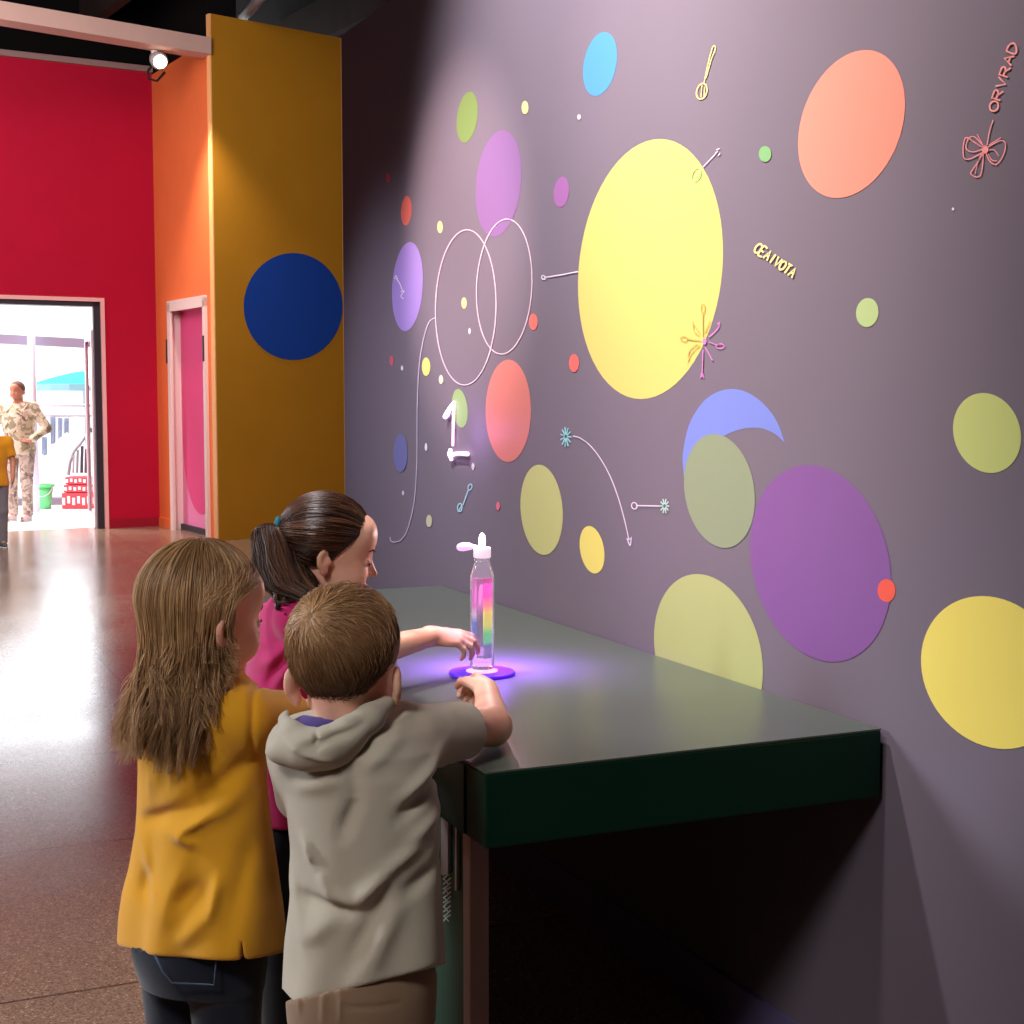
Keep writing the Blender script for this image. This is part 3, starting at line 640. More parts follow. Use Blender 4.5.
light('SPOT', 'mural_wash_near', W(2.3, .6, 4.3), W(2.6, OFF, 2.25), 350, (1, .93, .92), .12, spot=52, blend=1)
light('SPOT', 'floor_fill', (-3.0, 1.2, 5.0), (-2.5, 2.6, 0), 1500, (1, .95, .91), .3, spot=50, blend=1)  # added spot to brighten the brown floor, no fixture behind it
light('SPOT', 'mural_low_fill', W(5.3, .7, 3.5), onwall(398, 500), 330, (.82, .84, 1), .1, spot=36, blend=1)  # cool spot added to lift the dim lower end of the wall
light('SPOT', 'children_fill', (-2.0, -.9, 4.3), (-.50, 2.5, .60), 430, (1, .95, .91), .5, spot=32, blend=.8)  # unseen spot, put in to light the children from behind
light('AREA', 'hall_fill', (-2.8, -1.0, 4.6), (-1.5, 4.6, .2), 18, (1, .97, .96), 2.2)
light('SPOT', 'cool_side_fill', (-4.6, 3.4, 2.5), (-.45, 2.6, .68), 620, (.84, .91, 1), .5, spot=25, blend=.7)  # added spot inside the hall, stands in for cool daylight from the left
light('AREA', 'hall_fill_far', (-3.6, 9.0, 4.4), (-2.2, 15.5, 2), 300, (1, .95, .93), 2.5)
light('AREA', 'entrance_fill', (-5.6, 12.4, 4.2), (-5.6, 17.5, .9), 50, (1, .97, .95), 1.6)
light('SPOT', 'orange_spot', P(170, 72, 14.1), P(212, 330, 14.6), 300, (1, .86, .72), .08, spot=80, blend=.9)
light('SPOT', 'violet_pool_fill', (BP.x+.02, BP.y+.01, TH+.55), (BP.x+.02, BP.y-.03, TH), 10, (.40, .16, 1), .03, spot=46, blend=1)  # unseen spot added over the bottle to spread violet across the table
light('SPOT', 'disc_glow', (BP.x+.01, BP.y+.05, TH+.12), (BP.x+.01, BP.y+.05, TH), 26, (.34, .10, 1), .02, spot=158, blend=.4)
light('POINT', 'tip_glow', (BP.x, BP.y, P(482,529,BP.y).z+.012), None, 3.2, (1, .72, .72), .012)
light('POINT', 'neon_glow', onwall(452, 432, .09), None, .45, (.6, .25, 1), .03)
light('AREA', 'daylight_door', P(30, 300, 19.2), P(120, 640, 7), 90, (.90, .95, 1), 2.2)
light('AREA', 'courtyard_sun', (-9.5, 17.0, 8.5), (-7.5, 23, 0), 2400, (1, 1, 1), 5)
wd = bpy.data.worlds.new('sky'); SC.world = wd; wd.use_nodes = True
wd.node_tree.nodes['Background'].inputs[0].default_value = (1, 1, 1, 1); wd.node_tree.nodes['Background'].inputs[1].default_value = 1.4
SC.cycles.use_denoising = True
SC.cycles.max_bounces = 8; SC.cycles.transparent_max_bounces = 8; SC.cycles.caustics_reflective = False; SC.cycles.caustics_refractive = False
SC.cycles.sample_clamp_indirect = 6
# ------------------------------------------------------------------ implicit modelling kit (people)
def V3(p): return np.array((p[0], p[1], p[2]), np.float64)
def smin(a, b, k):
    if k <= 0: return np.minimum(a, b)
    h = np.clip(.5+.5*(b-a)/k, 0, 1); return b*(1-h)+a*h - k*h*(1-h)
def smax(a, b, k): return -smin(-a, -b, k)
def cone(p, a, b, ra, rb):
    a = V3(a); b = V3(b); ba = b-a; l2 = ba.dot(ba)+1e-12
    t = np.clip(((p-a)@ba)/l2, 0, 1); q = p-a-t[..., None]*ba
    return np.sqrt((q*q).sum(-1)) - (ra+(rb-ra)*t)
def elli(p, c, r, R=None):
    q = p-V3(c)
    if R is not None: q = q@R            # columns of R are the local axes
    r = V3(r); k0 = np.sqrt(((q/r)**2).sum(-1)); k1 = np.sqrt(((q/(r*r))**2).sum(-1))+1e-9
    return k0*(k0-1)/k1
def sphere(p, c, r):
    q = p-V3(c); return np.sqrt((q*q).sum(-1))-r
def column_sdf(p, zs, cx, cy, rx, ry, ang):
    """elliptical trunk whose centre and radii follow tables over z; ang = heading of the body"""
    z = p[..., 2]; o = np.argsort(zs); zs = np.array(zs)[o]
    f = lambda t: np.interp(z, zs, np.array(t)[o])
    x = p[..., 0]-f(cx); y = p[..., 1]-f(cy); c, s = math.cos(ang), math.sin(ang)
    a = f(rx); b_ = f(ry)
    u = x*c - y*s; v = x*s + y*c         # u = body right, v = body forward (heading measured clockwise from +Y)
    k = np.sqrt((u/a)**2+(v/b_)**2)
    d = (k-1)*np.minimum(a, b_)
    d = np.maximum(d, zs[0]-z); d = np.maximum(d, z-zs[-1]); return d
def heading(az):                         # unit right / forward vectors for a heading clockwise from +Y
    return np.array((math.cos(az), -math.sin(az), 0)), np.array((math.sin(az), math.cos(az), 0))
def frame(az, pitch=0, roll=0):
    """local x right, y forward, z up; pitch>0 looks down, roll>0 leans to own right"""
    R = Matrix.Rotation(-az, 3, 'Z') @ Matrix.Rotation(-pitch, 3, 'X') @ Matrix.Rotation(roll, 3, 'Y')
    return np.array(R)
def surface(fn, lo, hi, h):
    """surface nets over a sparse block grid"""
    lo = np.array(lo, float); hi = np.array(hi, float); B = 12
    nb = np.maximum(1, np.ceil((hi-lo)/h/B).astype(int)); n = nb*B
    Fd = np.empty(n, np.float32)
    cb = [lo[i]+(np.arange(nb[i])*B+B/2-.5)*h for i in range(3)]
    C = np.stack(np.meshgrid(*cb, indexing='ij'), -1); dc = fn(C.reshape(-1, 3)).reshape(nb)
    thr = B*h*.9*1.25
    Fd[:] = np.repeat(np.repeat(np.repeat(dc, B, 0), B, 1), B, 2)
    ids = np.argwhere(np.abs(dc) < thr)
    g = np.stack(np.meshgrid(*[np.arange(B)]*3, indexing='ij'), -1).reshape(-1, 3)
    for c0 in range(0, len(ids), 64):
        ch = ids[c0:c0+64]; pts = lo+((ch[:, None, :]*B+g[None])*h)
        val = fn(pts.reshape(-1, 3)).reshape(len(ch), B, B, B)
        for (i, j, k), v in zip(ch, val): Fd[i*B:i*B+B, j*B:j*B+B, k*B:k*B+B] = v
    s = Fd < 0
    acc = np.zeros(tuple(n-1)+(3,), np.float32); cnt = np.zeros(tuple(n-1), np.float32)
    rng = lambda o, ax: slice(o, n[ax]-1+o)
    for ax in range(3):
        oth = [a for a in range(3) if a != ax]
        for o1 in (0, 1):
            for o2 in (0, 1):
                s0 = [None]*3; s1 = [None]*3
                s0[ax] = rng(0, ax); s1[ax] = rng(1, ax)
                for a, oo in zip(oth, (o1, o2)): s0[a] = s1[a] = rng(oo, a)
                f0 = Fd[tuple(s0)]; f1 = Fd[tuple(s1)]; m = (f0 < 0) != (f1 < 0)
                idx = np.nonzero(m)
                if not len(idx[0]): continue
                t = f0[idx]/(f0[idx]-f1[idx])
                v = np.zeros((len(t), 3), np.float32); v[:, ax] = t; v[:, oth[0]] = o1; v[:, oth[1]] = o2
                acc[idx] += v; cnt[idx] += 1
    cells = np.nonzero(cnt > 0)
    vid = np.full(tuple(n-1), -1, np.int64); vid[cells] = np.arange(len(cells[0]))
    verts = (np.stack(cells, -1)+acc[cells]/cnt[cells][:, None])*h+lo
    quads = []
    for ax in range(3):
        o1, o2 = [a for a in range(3) if a != ax]
        s0 = [slice(1, n[a]-1) for a in range(3)]; s1 = list(s0)
        s0[ax] = slice(0, n[ax]-1); s1[ax] = slice(1, n[ax])
        a0 = s[tuple(s0)]; a1 = s[tuple(s1)]; e = np.nonzero(a0 != a1)
        if not len(e[0]): continue
        ijk = np.stack(e, -1); ijk[:, o1] += 1; ijk[:, o2] += 1
        def at(d1, d2):
            q = ijk.copy(); q[:, o1] -= d1; q[:, o2] -= d2; return vid[q[:, 0], q[:, 1], q[:, 2]]
        q = np.stack([at(1, 1), at(0, 1), at(0, 0), at(1, 0)], -1)
        flip = a0[e] if ax != 1 else ~a0[e]
        q[~flip] = q[~flip][:, ::-1]; quads.append(q)
    quads = np.concatenate(quads)
    quads = quads[(quads >= 0).all(1)]
    return verts, quads
def npmesh(name, verts, faces, smooth=True):
    me = bpy.data.meshes.new(name); k = faces.shape[1]; nf = len(faces)
    me.vertices.add(len(verts)); me.vertices.foreach_set('co', np.asarray(verts, np.float32).ravel())
    me.loops.add(nf*k); me.loops.foreach_set('vertex_index', faces.astype(np.int32).ravel())
    me.polygons.add(nf); me.polygons.foreach_set('loop_start', np.arange(0, nf*k, k, dtype=np.int32))
    try: me.polygons.foreach_set('loop_total', np.full(nf, k, np.int32))
    except Exception: pass
    me.polygons.foreach_set('use_smooth', np.full(nf, smooth, bool))
    me.update(calc_edges=True); me.validate(); return me
def relax(v, q, it=2, lam=.5):
    e = np.concatenate([q[:, [0, 1]], q[:, [1, 2]], q[:, [2, 3]], q[:, [3, 0]]]); n = len(v)
    cnt = np.bincount(e[:, 0], minlength=n)+np.bincount(e[:, 1], minlength=n); cnt[cnt == 0] = 1
    for k in range(it):
        for l in (lam, -lam*1.03):
            a = np.zeros_like(v)
            for d in range(3): a[:, d] = np.bincount(e[:, 0], v[e[:, 1], d], n)+np.bincount(e[:, 1], v[e[:, 0], d], n)
            v = v+l*(a/cnt[:, None]-v)
    return v
def sculpt(name, fn, lo, hi, h, m, parent=None, it=2):
    v, q = surface(fn, lo, hi, h); v = relax(v, q, it)
    return link(name, npmesh(name, v, q), m, parent)
def strands(name, paths, rad, m, parent=None, tint=None, sides=3):
    """paths (n,k,3) as thin tapered tubes in one mesh; tint per strand goes to the 'tint' attribute"""
    paths = np.asarray(paths, float); n, k, _ = paths.shape
    rad = np.broadcast_to(np.asarray(rad, float), (n, k))
    T = np.gradient(paths, axis=1); T /= np.linalg.norm(T, axis=-1, keepdims=True)+1e-9
    ref = np.where(np.abs(T[..., 2:3]) < .9, np.array((0, 0, 1.)), np.array((1., 0, 0)))
    ref = np.broadcast_to(ref[:, k//2:k//2+1], T.shape)
    X = np.cross(T, ref); X /= np.linalg.norm(X, axis=-1, keepdims=True)+1e-9; Y = np.cross(T, X)
    a = np.arange(sides)*2*np.pi/sides
    vs = paths[:, :, None]+rad[..., None, None]*(X[:, :, None]*np.cos(a)[:, None]+Y[:, :, None]*np.sin(a)[:, None])
    idx = np.arange(n*k*sides).reshape(n, k, sides)
    A = idx[:, :-1]; B_ = idx[:, 1:]; nx = np.roll(np.arange(sides), -1)
    f = np.stack([A, A[..., nx], B_[..., nx], B_], -1).reshape(-1, 4)
    me = npmesh(name, vs.reshape(-1, 3), f)
    if tint is None: tint = np.random.rand(n)
    at = me.attributes.new('tint', 'FLOAT', 'POINT')
    along = np.linspace(0, 1, k)
    tv = np.repeat(tint[:, None], k, 1)
    at.data.foreach_set('value', np.repeat(tv.reshape(-1), sides).astype(np.float32))
    return link(name, me, m, parent)
def hair_mat(name, c0, c1, c2, rough=.42):
    m = bpy.data.materials.new(name); m.use_nodes = True; nt = m.node_tree; b = nt.nodes['Principled BSDF']
    at = nt.nodes.new('ShaderNodeAttribute'); at.attribute_name = 'tint'; cr = nt.nodes.new('ShaderNodeValToRGB')
    cr.color_ramp.elements[0].color = srgb(*c0); cr.color_ramp.elements[1].color = srgb(*c2); e = cr.color_ramp.elements.new(.5); e.color = srgb(*c1)
    nt.links.new(at.outputs['Fac'], cr.inputs[0]); nt.links.new(cr.outputs[0], b.inputs['Base Color'])
    b.inputs['Roughness'].default_value = rough; b.inputs['Specular IOR Level'].default_value = .35
    return m
def cloth_mat(name, col, rough=.9, weave=900, bump=.25, noise=.06, sheen=.25):
    m = mat(name, col, rough, .15, noise=noise, nscale=9, sheen=sheen)
    nt = m.node_tree; b = nt.nodes['Principled BSDF']
    tc = nt.nodes['Texture Coordinate']
    w = nt.nodes.new('ShaderNodeTexNoise'); w.inputs['Scale'].default_value = weave; w.inputs['Detail'].default_value = 1
    w2 = nt.nodes.new('ShaderNodeTexNoise'); w2.inputs['Scale'].default_value = 22; w2.inputs['Detail'].default_value = 4
    ad = nt.nodes.new('ShaderNodeMath'); ad.operation = 'MULTIPLY_ADD'; ad.inputs[1].default_value = .25
    bp = nt.nodes.new('ShaderNodeBump'); bp.inputs['Strength'].default_value = bump; bp.inputs['Distance'].default_value = .004
    nt.links.new(tc.outputs['Object'], w.inputs['Vector']); nt.links.new(tc.outputs['Object'], w2.inputs['Vector'])
    nt.links.new(w.outputs['Fac'], ad.inputs[0]); nt.links.new(w2.outputs['Fac'], ad.inputs[2]); nt.links.new(ad.outputs[0], bp.inputs['Height']); nt.links.new(bp.outputs[0], b.inputs['Normal'])
    return m
def skin_mat(name, col, rosy):
    m = mat(name, col, .48, .35, sub=.12)
    nt = m.node_tree; b = nt.nodes['Principled BSDF']; tc = nt.nodes['Texture Coordinate']
    n = nt.nodes.new('ShaderNodeTexNoise'); n.inputs['Scale'].default_value = 14; n.inputs['Detail'].default_value = 3
    cr = nt.nodes.new('ShaderNodeValToRGB'); cr.color_ramp.elements[0].position = .35; cr.color_ramp.elements[1].position = .7
    cr.color_ramp.elements[0].color = col; cr.color_ramp.elements[1].color = rosy
    nt.links.new(tc.outputs['Object'], n.inputs['Vector']); nt.links.new(n.outputs['Fac'], cr.inputs[0]); nt.links.new(cr.outputs[0], b.inputs['Base Color'])
    return m

# ---- anatomy
def head_sdf(p, C, R, s=1.0, ear=1.0, earz=-.022):
    """child's head: C centre, R frame (x right, y forward, z up), s scale"""
    q = ((p-C)@R)/s
    E = lambda c, r: elli(q, c, r)
    d = E((0, -.014, .022), (.074, .090, .080))
    d = smin(d, E((0, .030, -.030), (.057, .056, .074)), .03)
    for sx in (-1, 1):
        d = smin(d, E((sx*.030, .056, -.046), (.027, .026, .027)), .02)         # cheeks
        d = smin(d, E((sx*.040, .015, -.062), (.020, .030, .024)), .025)        # jaw
    d = smin(d, E((0, .066, -.090), (.019, .017, .015)), .02)                    # chin
    d = smin(d, E((0, .060, .040), (.052, .026, .036)), .03)                     # forehead
    for sx in (-1, 1): d = smax(d, -E((sx*.029, .094, -.012), (.017, .015, .011)), .012)    # sockets
    d = smin(d, cone(q, (0, .079, -.004), (0, .100, -.035), .0058, .0082), .010)              # nose
    for sx in (-1, 1): d = smin(d, sphere(q, (sx*.0085, .089, -.037), .0062), .006)
    d = smin(d, E((0, .083, -.060), (.016, .008, .0050)), .005)                              # lips
    d = smin(d, E((0, .081, -.069), (.014, .008, .0055)), .005)
    d = smax(d, -E((0, .093, -.0645), (.017, .006, .0014)), .003)
    for sx in (-1, 1):                                                                        # ears
        qe = q-np.array((sx*(.0745-.006*(1-ear)/.25*.6), -.012, earz))
        ca, sa = math.cos(.35), math.sin(.35)
        ex = qe[..., 0]*sx; ey = qe[..., 1]; ez = qe[..., 2]
        u = ex*ca+ey*sa; v = -ex*sa+ey*ca                              # ear leaf flares back/outwards
        r = np.stack([v, u, ez], -1)
        leaf = elli(r, (-.006, .006, .0), (.019*ear, .0075, .030*ear))
        leaf = smin(leaf, elli(r, (.002, .004, -.022), (.010, .007, .012)), .006)
        leaf = smax(leaf, -elli(r, (-.003, .014, .004), (.0115*ear, .0085, .019*ear)), .004)
        leaf = smin(leaf, elli(r, (.010, .006, -.003), (.005, .005, .007)), .004)
        d = smin(d, leaf, .006)
    return d*s
def hand_sdf(p, wrist, fwd, thumb, s=1.0, curl=(.5, .6, .4), spread=.12, thumb_in=.5):
    """five-fingered hand: fwd = wrist to knuckles, thumb = direction of the thumb side; curl in radians per joint towards the palm"""
    f = V3(fwd); f /= np.linalg.norm(f); t = V3(thumb); t -= f*t.dot(f); t /= np.linalg.norm(t); n = np.cross(f, t)   # n: one palm face
    if hand_sdf.flip: n = -n
    w = V3(wrist)
    pal = lambda a, b_, c=0: w+(f*a+t*b_+n*c)*s
    R = np.stack([f, t, n], 1)
    d = elli(p, pal(.034, 0, 0), (.037*s, .030*s, .014*s), R)
    d = smin(d, cone(p, pal(-.012, 0), pal(.02, 0), .0205*s, .019*s), .012*s)
    L = [(.030, .020, .016), (.033, .022, .017), (.031, .020, .016), (.024, .016, .014)]
    off = [.0215, .0075, -.0065, -.0195]; base = [.060, .063, .060, .053]
    for i in range(4):
        ang = spread*(1.2-i*.8); a = pal(base[i], off[i], 0); dirv = f*math.cos(ang)+t*math.sin(ang)
        th = 0; pts = [a-dirv*.012*s, a]; cu = curl if not isinstance(curl[0], (tuple, list)) else curl[i]
        for j in range(3):
            th += cu[j]; a = a+(dirv*math.cos(th)+n*math.sin(th))*L[i][j]*s; pts.append(a)
        rr = [.0080, .0080, .0074, .0068, .0060]
        if i == 3: rr = [x*.88 for x in rr]
        fd = None
        for j in range(4):
            c = cone(p, pts[j], pts[j+1], rr[j]*s, rr[j+1]*s); fd = c if fd is None else smin(fd, c, .003*s)
        d = smin(d, fd, .0045*s)
    a0 = pal(.010, .020, .004); a1 = pal(.032, .036, .012); dd = f*math.cos(thumb_in)+t*math.sin(thumb_in)*.6+n*.55; dd /= np.linalg.norm(dd)
    a2 = a1+dd*.024*s; dd2 = dd*.85+n*.4-t*.25; dd2 /= np.linalg.norm(dd2); a3 = a2+dd2*.019*s
    td = smin(cone(p, a0, a1, .0115*s, .0095*s), smin(cone(p, a1, a2, .0092*s, .0082*s), cone(p, a2, a3, .0080*s, .0066*s), .003*s), .004*s)
    return smin(d, td, .007*s)
hand_sdf.flip = False
def fold(p, a, b, w, h, axes=None):
    """ridge (h>0) or valley (h<0) along the segment a-b; distance ignores the given view axis"""
    a = V3(a); b = V3(b); q = p; 
    if axes is not None:
        ax = V3(axes); q = p-(p@ax)[..., None]*ax; a = a-ax*a.dot(ax); b = b-ax*b.dot(ax)
    ba = b-a; l2 = ba.dot(ba)+1e-9; t = np.clip(((q-a)@ba)/l2, 0, 1); r = q-a-t[..., None]*ba
    tp = np.sin(np.pi*np.clip(t*.9+.05, 0, 1))**.6
    return h*tp*np.exp(-(r*r).sum(-1)/(w*w))
# ------------------------------------------------------------------ people
SK = skin_mat('child_skin', srgb(244, 194, 168), srgb(238, 168, 144))
SK2 = skin_mat('adult_skin', srgb(200, 140, 112), srgb(188, 122, 98))
M_eyew = mat('eye_white', srgb(236, 228, 224), .2, .5); M_iris = mat('dark_iris', srgb(52, 34, 26), .15, .6); M_lash = mat('lash_brown', srgb(60, 34, 26), .7); M_brow = mat('brow_brown', srgb(110, 70, 48), .8)
HZ = {'n': 0}
def az_of(q): return np.abs(np.arctan2(q[..., 0], q[..., 1]))
def hairline(q, tab):
    a = az_of(q); return np.interp(a, np.radians([t[0] for t in tab]), [t[1] for t in tab])
CRC = np.array((0, -.014, .022)); CRR = np.array((.076, .092, .082))
def on_cranium(d, off=0.0): return CRC + d*(CRR+off)
def face_parts(body, C, R, s, lid=.002):
    for sx in (-1, 1):
        tr = lambda p: Vector(C+R@(np.array(p)*s))
        bm = bmesh.new(); bmesh.ops.create_uvsphere(bm, u_segments=20, v_segments=12, radius=.0108*s, matrix=Matrix.Translation(tr((sx*.029, .0735, -.012))))
        e = obj('eye', bm, M_eyew, body, True)
        bm = bmesh.new(); bmesh.ops.create_uvsphere(bm, u_segments=14, v_segments=10, radius=.0056*s, matrix=Matrix.Translation(tr((sx*.029, .0798, -.0155)))); obj('iris', bm, M_iris, e, True)
        up = V3(R@np.array((0, -.25, 1.0))); up /= np.linalg.norm(up); ec = np.array(tr((sx*.029, .0735, -.012)))
        bm = bmesh.new(); bmesh.ops.create_uvsphere(bm, u_segments=24, v_segments=16, radius=.0119*s, matrix=Matrix.Translation(Vector(ec)))
        bmesh.ops.bisect_plane(bm, geom=bm.verts[:]+bm.edges[:]+bm.faces[:], plane_co=Vector(ec+up*lid*s), plane_no=Vector(-up), clear_outer=True)
        obj('eyelid', bm, SK, e, True)
        bm = bmesh.new(); tube(bm, [tr((sx*(.029+.0112*math.sin(a)), .0735+.0122*math.cos(a)+.0006, -.012+lid+.0030*math.cos(a))) for a in [-1.15, -.7, -.2, .3, .8, 1.2]], [.0006*s, .0011*s, .0014*s, .0015*s, .0014*s, .0007*s], 6); obj('eyelashes', bm, M_lash, body, True)
        bm = bmesh.new(); tube(bm, [tr((sx*x, y, z)) for x, y, z in ((.013, .0885, .010), (.022, .0885, .015), (.032, .084, .016), (.043, .075, .011))], [.0012*s, .0022*s, .0019*s, .0007*s], 6); obj('eyebrow', bm, M_brow, body, True)
    bm = bmesh.new()
    tr = lambda p: Vector(C+R@(np.array(p)*s))
    tube(bm, [tr((-.015, .0865, -.0635)), tr((-.006, .0905, -.0615)), tr((0, .0908, -.0625)), tr((.006, .0905, -.0615)), tr((.015, .0865, -.0635))], [.001*s, .0022*s, .0022*s, .0022*s, .001*s], 6)
    obj('lips', bm, mat('lip_pink', srgb(206, 112, 108), .4), body, True)
def smoothpath(pts, k):
    pts = np.array([list(p) for p in pts], float); n = len(pts); u = np.linspace(0, n-1, k); out = []
    for x in u:
        i = min(int(x), n-2); t = x-i; p0, p1, p2, p3 = pts[max(i-1, 0)], pts[i], pts[i+1], pts[min(i+2, n-1)]
        out.append(.5*((2*p1)+(-p0+p2)*t+(2*p0-5*p1+4*p2-p3)*t*t+(-p0+3*p1-3*p2+p3)*t**3))
    return np.array(out)
def march(roots, field, off0, off1, L, k, wob=.0):
    """strands that lie on the cranium (local head coordinates): roots are unit directions, field gives a tangent for each point"""
    d = roots.copy(); n = len(d); out = np.empty((n, k, 3)); jit = np.random.randn(n, 3)*wob
    off1 = np.broadcast_to(off1, (n,)); L = np.broadcast_to(L, (n,))
    for i in range(k):
        t = i/(k-1); out[:, i] = on_cranium(d, 0)+d*(off0+(off1-off0)*t)[:, None]
        g = field(d)+jit; g -= d*(g*d).sum(-1, keepdims=True); g /= np.linalg.norm(g, axis=-1, keepdims=True)+1e-9
        d = d+g*(L/(k-1)/.082)[:, None]; d /= np.linalg.norm(d, axis=-1, keepdims=True)
    return out
def rand_dirs(n):
    d = np.random.randn(n, 3); return d/np.linalg.norm(d, axis=-1, keepdims=True)
def cap_obj(C, R, s, tab, m, parent, off=.004, soft=.004):
    def fn(p):
        q = ((p-C)@R)/s
        d = elli(q, CRC, CRR+off); z = q[..., 2]-hairline(q-np.array((0, -.014, 0)), tab)
        return smax(d, -z, soft)*s
    return sculpt('hair', fn, C-.14*s, C+.14*s, .0035, m, parent, 3)
def clump(paths, n, amt, grow=True):
    """pull strands towards n guide strands near their tips so the hair gathers in locks"""
    k = paths.shape[1]; g = np.random.choice(len(paths), n, False); mid = paths[:, k//3]
    best = np.argmin(((mid[:, None]-mid[g][None])**2).sum(-1), 1) if len(paths)*n < 4e6 else np.random.randint(0, n, len(paths))
    w = np.linspace(0, 1, k)**1.2*amt if grow else np.full(k, amt)
    return paths+(paths[g][best]-paths)*w[None, :, None], best/n

# ================================================================== boy in the oatmeal hooded T-shirt
Yb = 2.42
aB = math.radians(12)
HB_C = V3(P(347, 658, 2.45)); HB_R = frame(math.radians(13), math.radians(7), math.radians(-3)); HB_s = 1.16
shL, shR = P(300, 748, 2.44), P(414, 738, 2.47)
elR = P(492, 726, 2.66); wrR = P(487, 692, 2.90)
elL = shL+Vector((-.004, .12, -.15)); wrL = elL+Vector((.10, .12, .01))
def rowz(rows, Y):
    zs, cx, rx = [], [], []
    for y, xl, xr in rows:
        a, b = P(xl, y, Y), P(xr, y, Y); zs.append(a.z); cx.append((a.x+b.x)/2); rx.append((b.x-a.x)/2)
    return zs, cx, rx
rowsB = [(722, 316, 400), (735, 292, 418), (752, 282, 432), (775, 279, 437), (800, 280, 438), (850, 286, 441), (900, 288, 443), (950, 281, 447), (1000, 277, 449)]
zB, cB, rB = rowz(rowsB, Yb-.03)
nB = len(zB); yB = [Yb+.0]*nB; dB = [.052, .07, .082, .088, .088, .088, .088, .092, .096]
zhem = P(360, 986, Yb-.09).z
hipL, hipR = P(326, 985, Yb), P(396, 985, Yb)
hipL.z = hipR.z = .475
axB = np.array((0, -.97, -.2))
def pz(x, y): return P(x, y, Yb-.09)
FB = [((388,872),(352,905),.013,.013), ((352,905),(322,897),.012,.010), ((300,912),(362,914),.014,-.012), ((385,893),(350,965),.016,-.012), ((400,905),(372,965),.016,.008),
      ((441,776),(402,802),.012,.010), ((436,792),(398,822),.012,-.010), ((352,762),(356,800),.014,-.008), ((356,800),(342,838),.012,-.012), ((300,850),(310,872),.009,.011), ((316,880),(330,897),.010,.009),
      ((290,800),(340,780),.014,.006), ((300,950),(335,920),.016,.007), ((420,850),(385,872),.012,.009), ((430,880),(402,900),.014,-.008), ((285,900),(300,960),.014,.006), ((365,770),(400,742),.013,.007), ((438,830),(410,845),.012,.007)]
FBw = [(pz(*a), pz(*b), w, h) for a, b, w, h in FB]
slR0, slR1 = shR, P(465, 730, 2.58)
def boy_shirt(p):
    d = column_sdf(p, zB, cB, yB, rB, dB, aB)
    d = smin(d, cone(p, shL+Vector((.03,0,-.005)), shR+Vector((-.03,0,0)), .052, .052), .05)
    sd = cone(p, slR0, slR1, .055, .050); ax = (slR1-slR0).normalized(); 
    sd += fold(p, P(452,712,2.5), P(440,775,2.5), .010, -.006)+fold(p, P(466,715,2.53), P(450,765,2.53), .008, -.004)
    sd = smax(sd, (p-V3(slR1))@V3(ax), .004)
    d = smin(d, sd, .03)
    sl = cone(p, shL, shL+(elL-shL)*.75, .054, .052); ax2 = (elL-shL).normalized(); sl = smax(sl, (p-V3(shL+(elL-shL)*.72))@V3(ax2), .004)
    d = smin(d, sl, .03)
    for a, b, w, h in FBw: d = d-fold(p, a, b, w, h, axB)
    ang = np.arctan2(p[..., 0]+.235, p[..., 1]-Yb)
    d = d-.003*np.clip((.78-p[..., 2])/.3, 0, 1)*np.sin(ang*7+p[..., 2]*9)
    d = smax(d, zhem-.36*(p[..., 1]-(Yb-.09))+.26*(p[..., 0]+.24)-p[..., 2], .005)
    return d
def boy_body(p):
    d = head_sdf(p, HB_C, HB_R, HB_s, .78, -.034)
    d = smin(d, cone(p, HB_C+HB_R@np.array((0, -.028, -.06)), P(352, 738, 2.44), .046, .050), .02)
    d = smin(d, smax(column_sdf(p, zB, cB, yB, [r-.024 for r in rB], [r-.024 for r in dB], aB), zhem+.06-p[..., 2], .01), .03)
    d = smin(d, elli(p, (cB[-2], Yb, .53), (.095, .065, .10)), .03)
    d = smin(d, cone(p, shR, elR, .038, .034), .02); d = smin(d, cone(p, elR, wrR, .0355, .0225), .012)
    d = smin(d, cone(p, shL, elL, .036, .032), .02); d = smin(d, cone(p, elL, wrL, .032, .022), .012)
    hand_sdf.flip = True
    d = smin(d, hand_sdf(p, wrR, (-.05, .95, .10), (-.75, .1, .55), 1.06, (.75, .8, .6), .10, .35), .01)
    hand_sdf.flip = False
    d = smin(d, hand_sdf(p, wrL, (.75, .6, .05), (-.4, .5, .6), .92, (.4, .5, .4)), .01)
    for h, sx in ((hipL, -1), (hipR, 1)):
        k = Vector((h.x, h.y+.01, .26)); a = Vector((h.x+sx*.0, h.y-.0, .06))
        d = smin(d, cone(p, h, k, .056, .046), .03); d = smin(d, cone(p, k, a, .046, .03), .02)
        d = smin(d, cone(p, a, a+Vector((.03, .09, -.035)), .03, .022), .02)
    d = np.maximum(d, np.where((p[..., 2] > zhem-.06) & (p[..., 2] < .66), column_sdf(p, zB, cB, yB, rB, dB, aB)+.022, -1))
    return d
BOY = sculpt('person', boy_body, (-.60, 2.2, -.02), (.06, 3.05, 1.17), .0042, SK)
tag(BOY, 'boy in oatmeal hooded T-shirt and khaki trousers, back to us, touching the bottle', 'person', 'children at the display table')
face_parts(BOY, HB_C, HB_R, HB_s)
M_oat = cloth_mat('oatmeal_jersey', srgb(196, 186, 168), .9)
SH = sculpt('hooded_shirt', boy_shirt, (-.52, 2.25, .40), (.06, 2.75, .99), .004, M_oat, BOY, 1)
